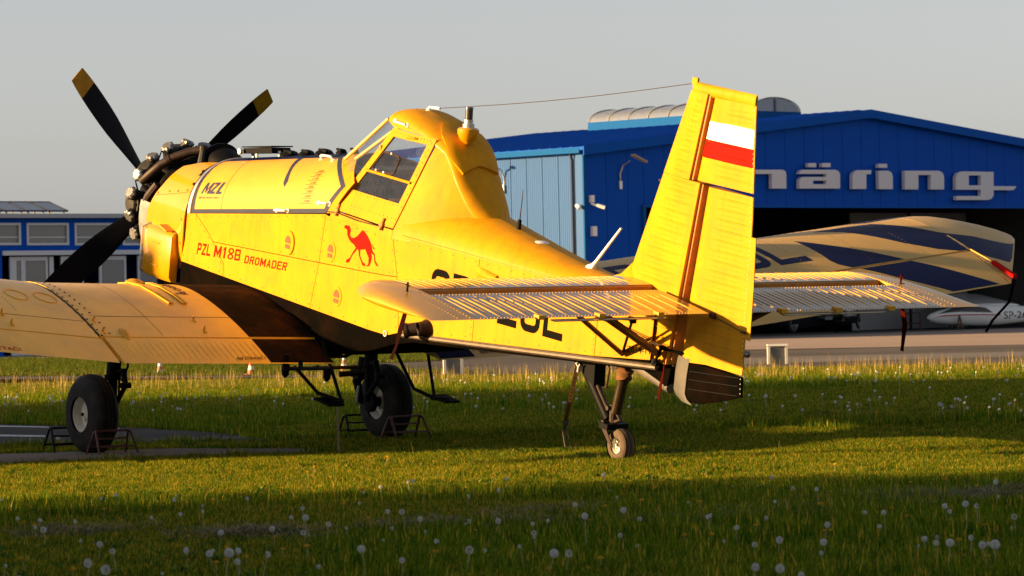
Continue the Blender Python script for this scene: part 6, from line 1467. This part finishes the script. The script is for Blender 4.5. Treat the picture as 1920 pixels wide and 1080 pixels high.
def stemmesh(h,b,seed):
    mb=MB(); mb.ring([(0,0,-.01),(b*.3,0,h*.5),(b,0,h)],[.0046,.004,.0034],n=5); me=bpy.data.meshes.new('stem'); me.from_pydata(mb.v,[],mb.f); me.materials.append(stemm); return me
SMs=[(stemmesh(h,b,0),h,b) for h,b in ((.13,.02),(.17,.03),(.21,-.02),(.25,.04),(.16,-.03))]
def place_dandelion(x,y,ph,pos,s,lab,grp):
    r=empty('dandelion_clock',(x,y,0),(0,0,ph),lab,'dandelion',grp); r.scale=(s,)*3
    sm_,h,b=pos; link('stem',sm_,r); hd=link('seed_head',HM[int(rng.integers(0,4))],r); hd.location=(b,0,h+.008); hd.rotation_euler=(rng.uniform(-.4,.4),rng.uniform(-.4,.4),rng.uniform(0,6)); return r
NEARPX=[(325,938),(341,965),(380,960),(410,1000),(70,990),(85,995),(155,1015),(165,1058),(203,1070),(350,1034),(397,1040),(422,1040),(450,1035),(490,1042),(515,993),(448,1055),(570,955),(572,972),(612,985),(572,1000),(186,1022),(218,1036),(730,960),(760,961),(782,975),(800,998),(823,1016),(755,1052),(685,1031),(875,1034),(905,1034),(938,978),(1000,983),(1098,970),(1030,1040),(1165,958),(1060,1040),(1160,1005),(1326,968),(1433,972),(1378,992),(1328,971),(1380,990),(1546,985),(1549,1018),(1460,1014),(1410,1023),(1412,1066),(1474,1068),(1495,1080),(1620,962),(1774,950),(1832,950),(1812,947),(1785,960),(1740,1012),(1762,1009),(1778,1020),(1820,1010),(1850,1024),(1865,1024),(1903,970),(1870,905),(1660,962),(1738,1012)]
gA='dandelion clocks in the shaded front of the lawn'
for i,(px,py) in enumerate(NEARPX):
    pos=SMs[i%5]; s=rng.uniform(.5,.85)*(1.05 if py>1020 else .9)
    # the head is what is seen: put the foot so the head lands there
    q=CAM+ray(px,py)*0
    d=ray(px,py); t=(pos[1]*s-CAM.z)/d.z; q=CAM+d*t
    place_dandelion(q.x,q.y,rng.uniform(0,6.3),pos,s,'white dandelion clock on a bare stem in the shaded front of the lawn',gA)
p,d_,l=scatter(1100,17.2,25.5); k=keep(p); p=p[k][:85]
for i in range(len(p)): place_dandelion(p[i,0],p[i,1],rng.uniform(0,6.3),SMs[i%5],rng.uniform(.3,.6),'white dandelion clock on a bare stem in the shaded front of the lawn',gA)
p,d_,l=scatter(3000,35,57); k=keep(p)&(vnoise(p,.35,8)>-.1); p=p[k]
gB='dandelion clocks in the shade beyond the airplane'
for i in range(150): place_dandelion(p[i,0],p[i,1],rng.uniform(0,6.3),SMs[i%5],rng.uniform(.45,.85),'white dandelion clock in the shaded grass beyond the airplane',gB)
far=MB()
for i in range(150,420):
    h=rng.uniform(.08,.2); far.k=0; far.lathe((p[i,0],p[i,1],h),(0,0,1),[(-.012,.004),(-.008,.012),(.004,.015),(.012,.008),(.014,.002)],n=6); far.k=1; far.ring([(p[i,0],p[i,1],0),(p[i,0]+.02,p[i,1],h)],.003,n=4)
o=far.obj('dandelion_patch',[fluff,stemm],None,kind='stuff')
fm_=MB(); 
fm_.k=0; fm_.ring([(0,0,-.01),(.01,0,.09)],[.003,.0025],n=5); fm_.k=1
for k in range(26):
    a=k*2.4; t=.35+.5*(k/26); u=Vector((math.cos(a)*math.sin(t*1.5),math.sin(a)*math.sin(t*1.5),math.cos(t*1.5))); w_=u.orthogonal().normalized(); c=Vector((.01,0,.09)); fm_.add([c,c+u*.02-w_*.006,c+u*.021+w_*.006],[(0,1,2)])
fm_.lathe((.01,0,.088),(0,0,1),[(0,.004),(.006,.014),(.010,.010),(.012,.002)],n=8)
fme=bpy.data.meshes.new('dandelion_flower'); fme.from_pydata(fm_.v,[],fm_.f); fme.materials.append(stemm); fme.materials.append(petal); fme.polygons.foreach_set('material_index',fm_.m)
p,d_,l=scatter(600,17.2,34); k=keep(p); p=p[k]; w_=rng.uniform(0,1,len(p)); d_=d_[k]; p=p[(d_<25.5)|(w_<.22)][:100]
for i in range(len(p)):
    o=link('dandelion_flower',fme); o.location=(p[i,0],p[i,1],0); s=rng.uniform(.55,.95); o.scale=(s,)*3; o.rotation_euler=(0,rng.uniform(-.2,.3),rng.uniform(0,6)); tag(o,'small yellow dandelion flower low in the front lawn grass','dandelion','yellow dandelion flowers in the front lawn')
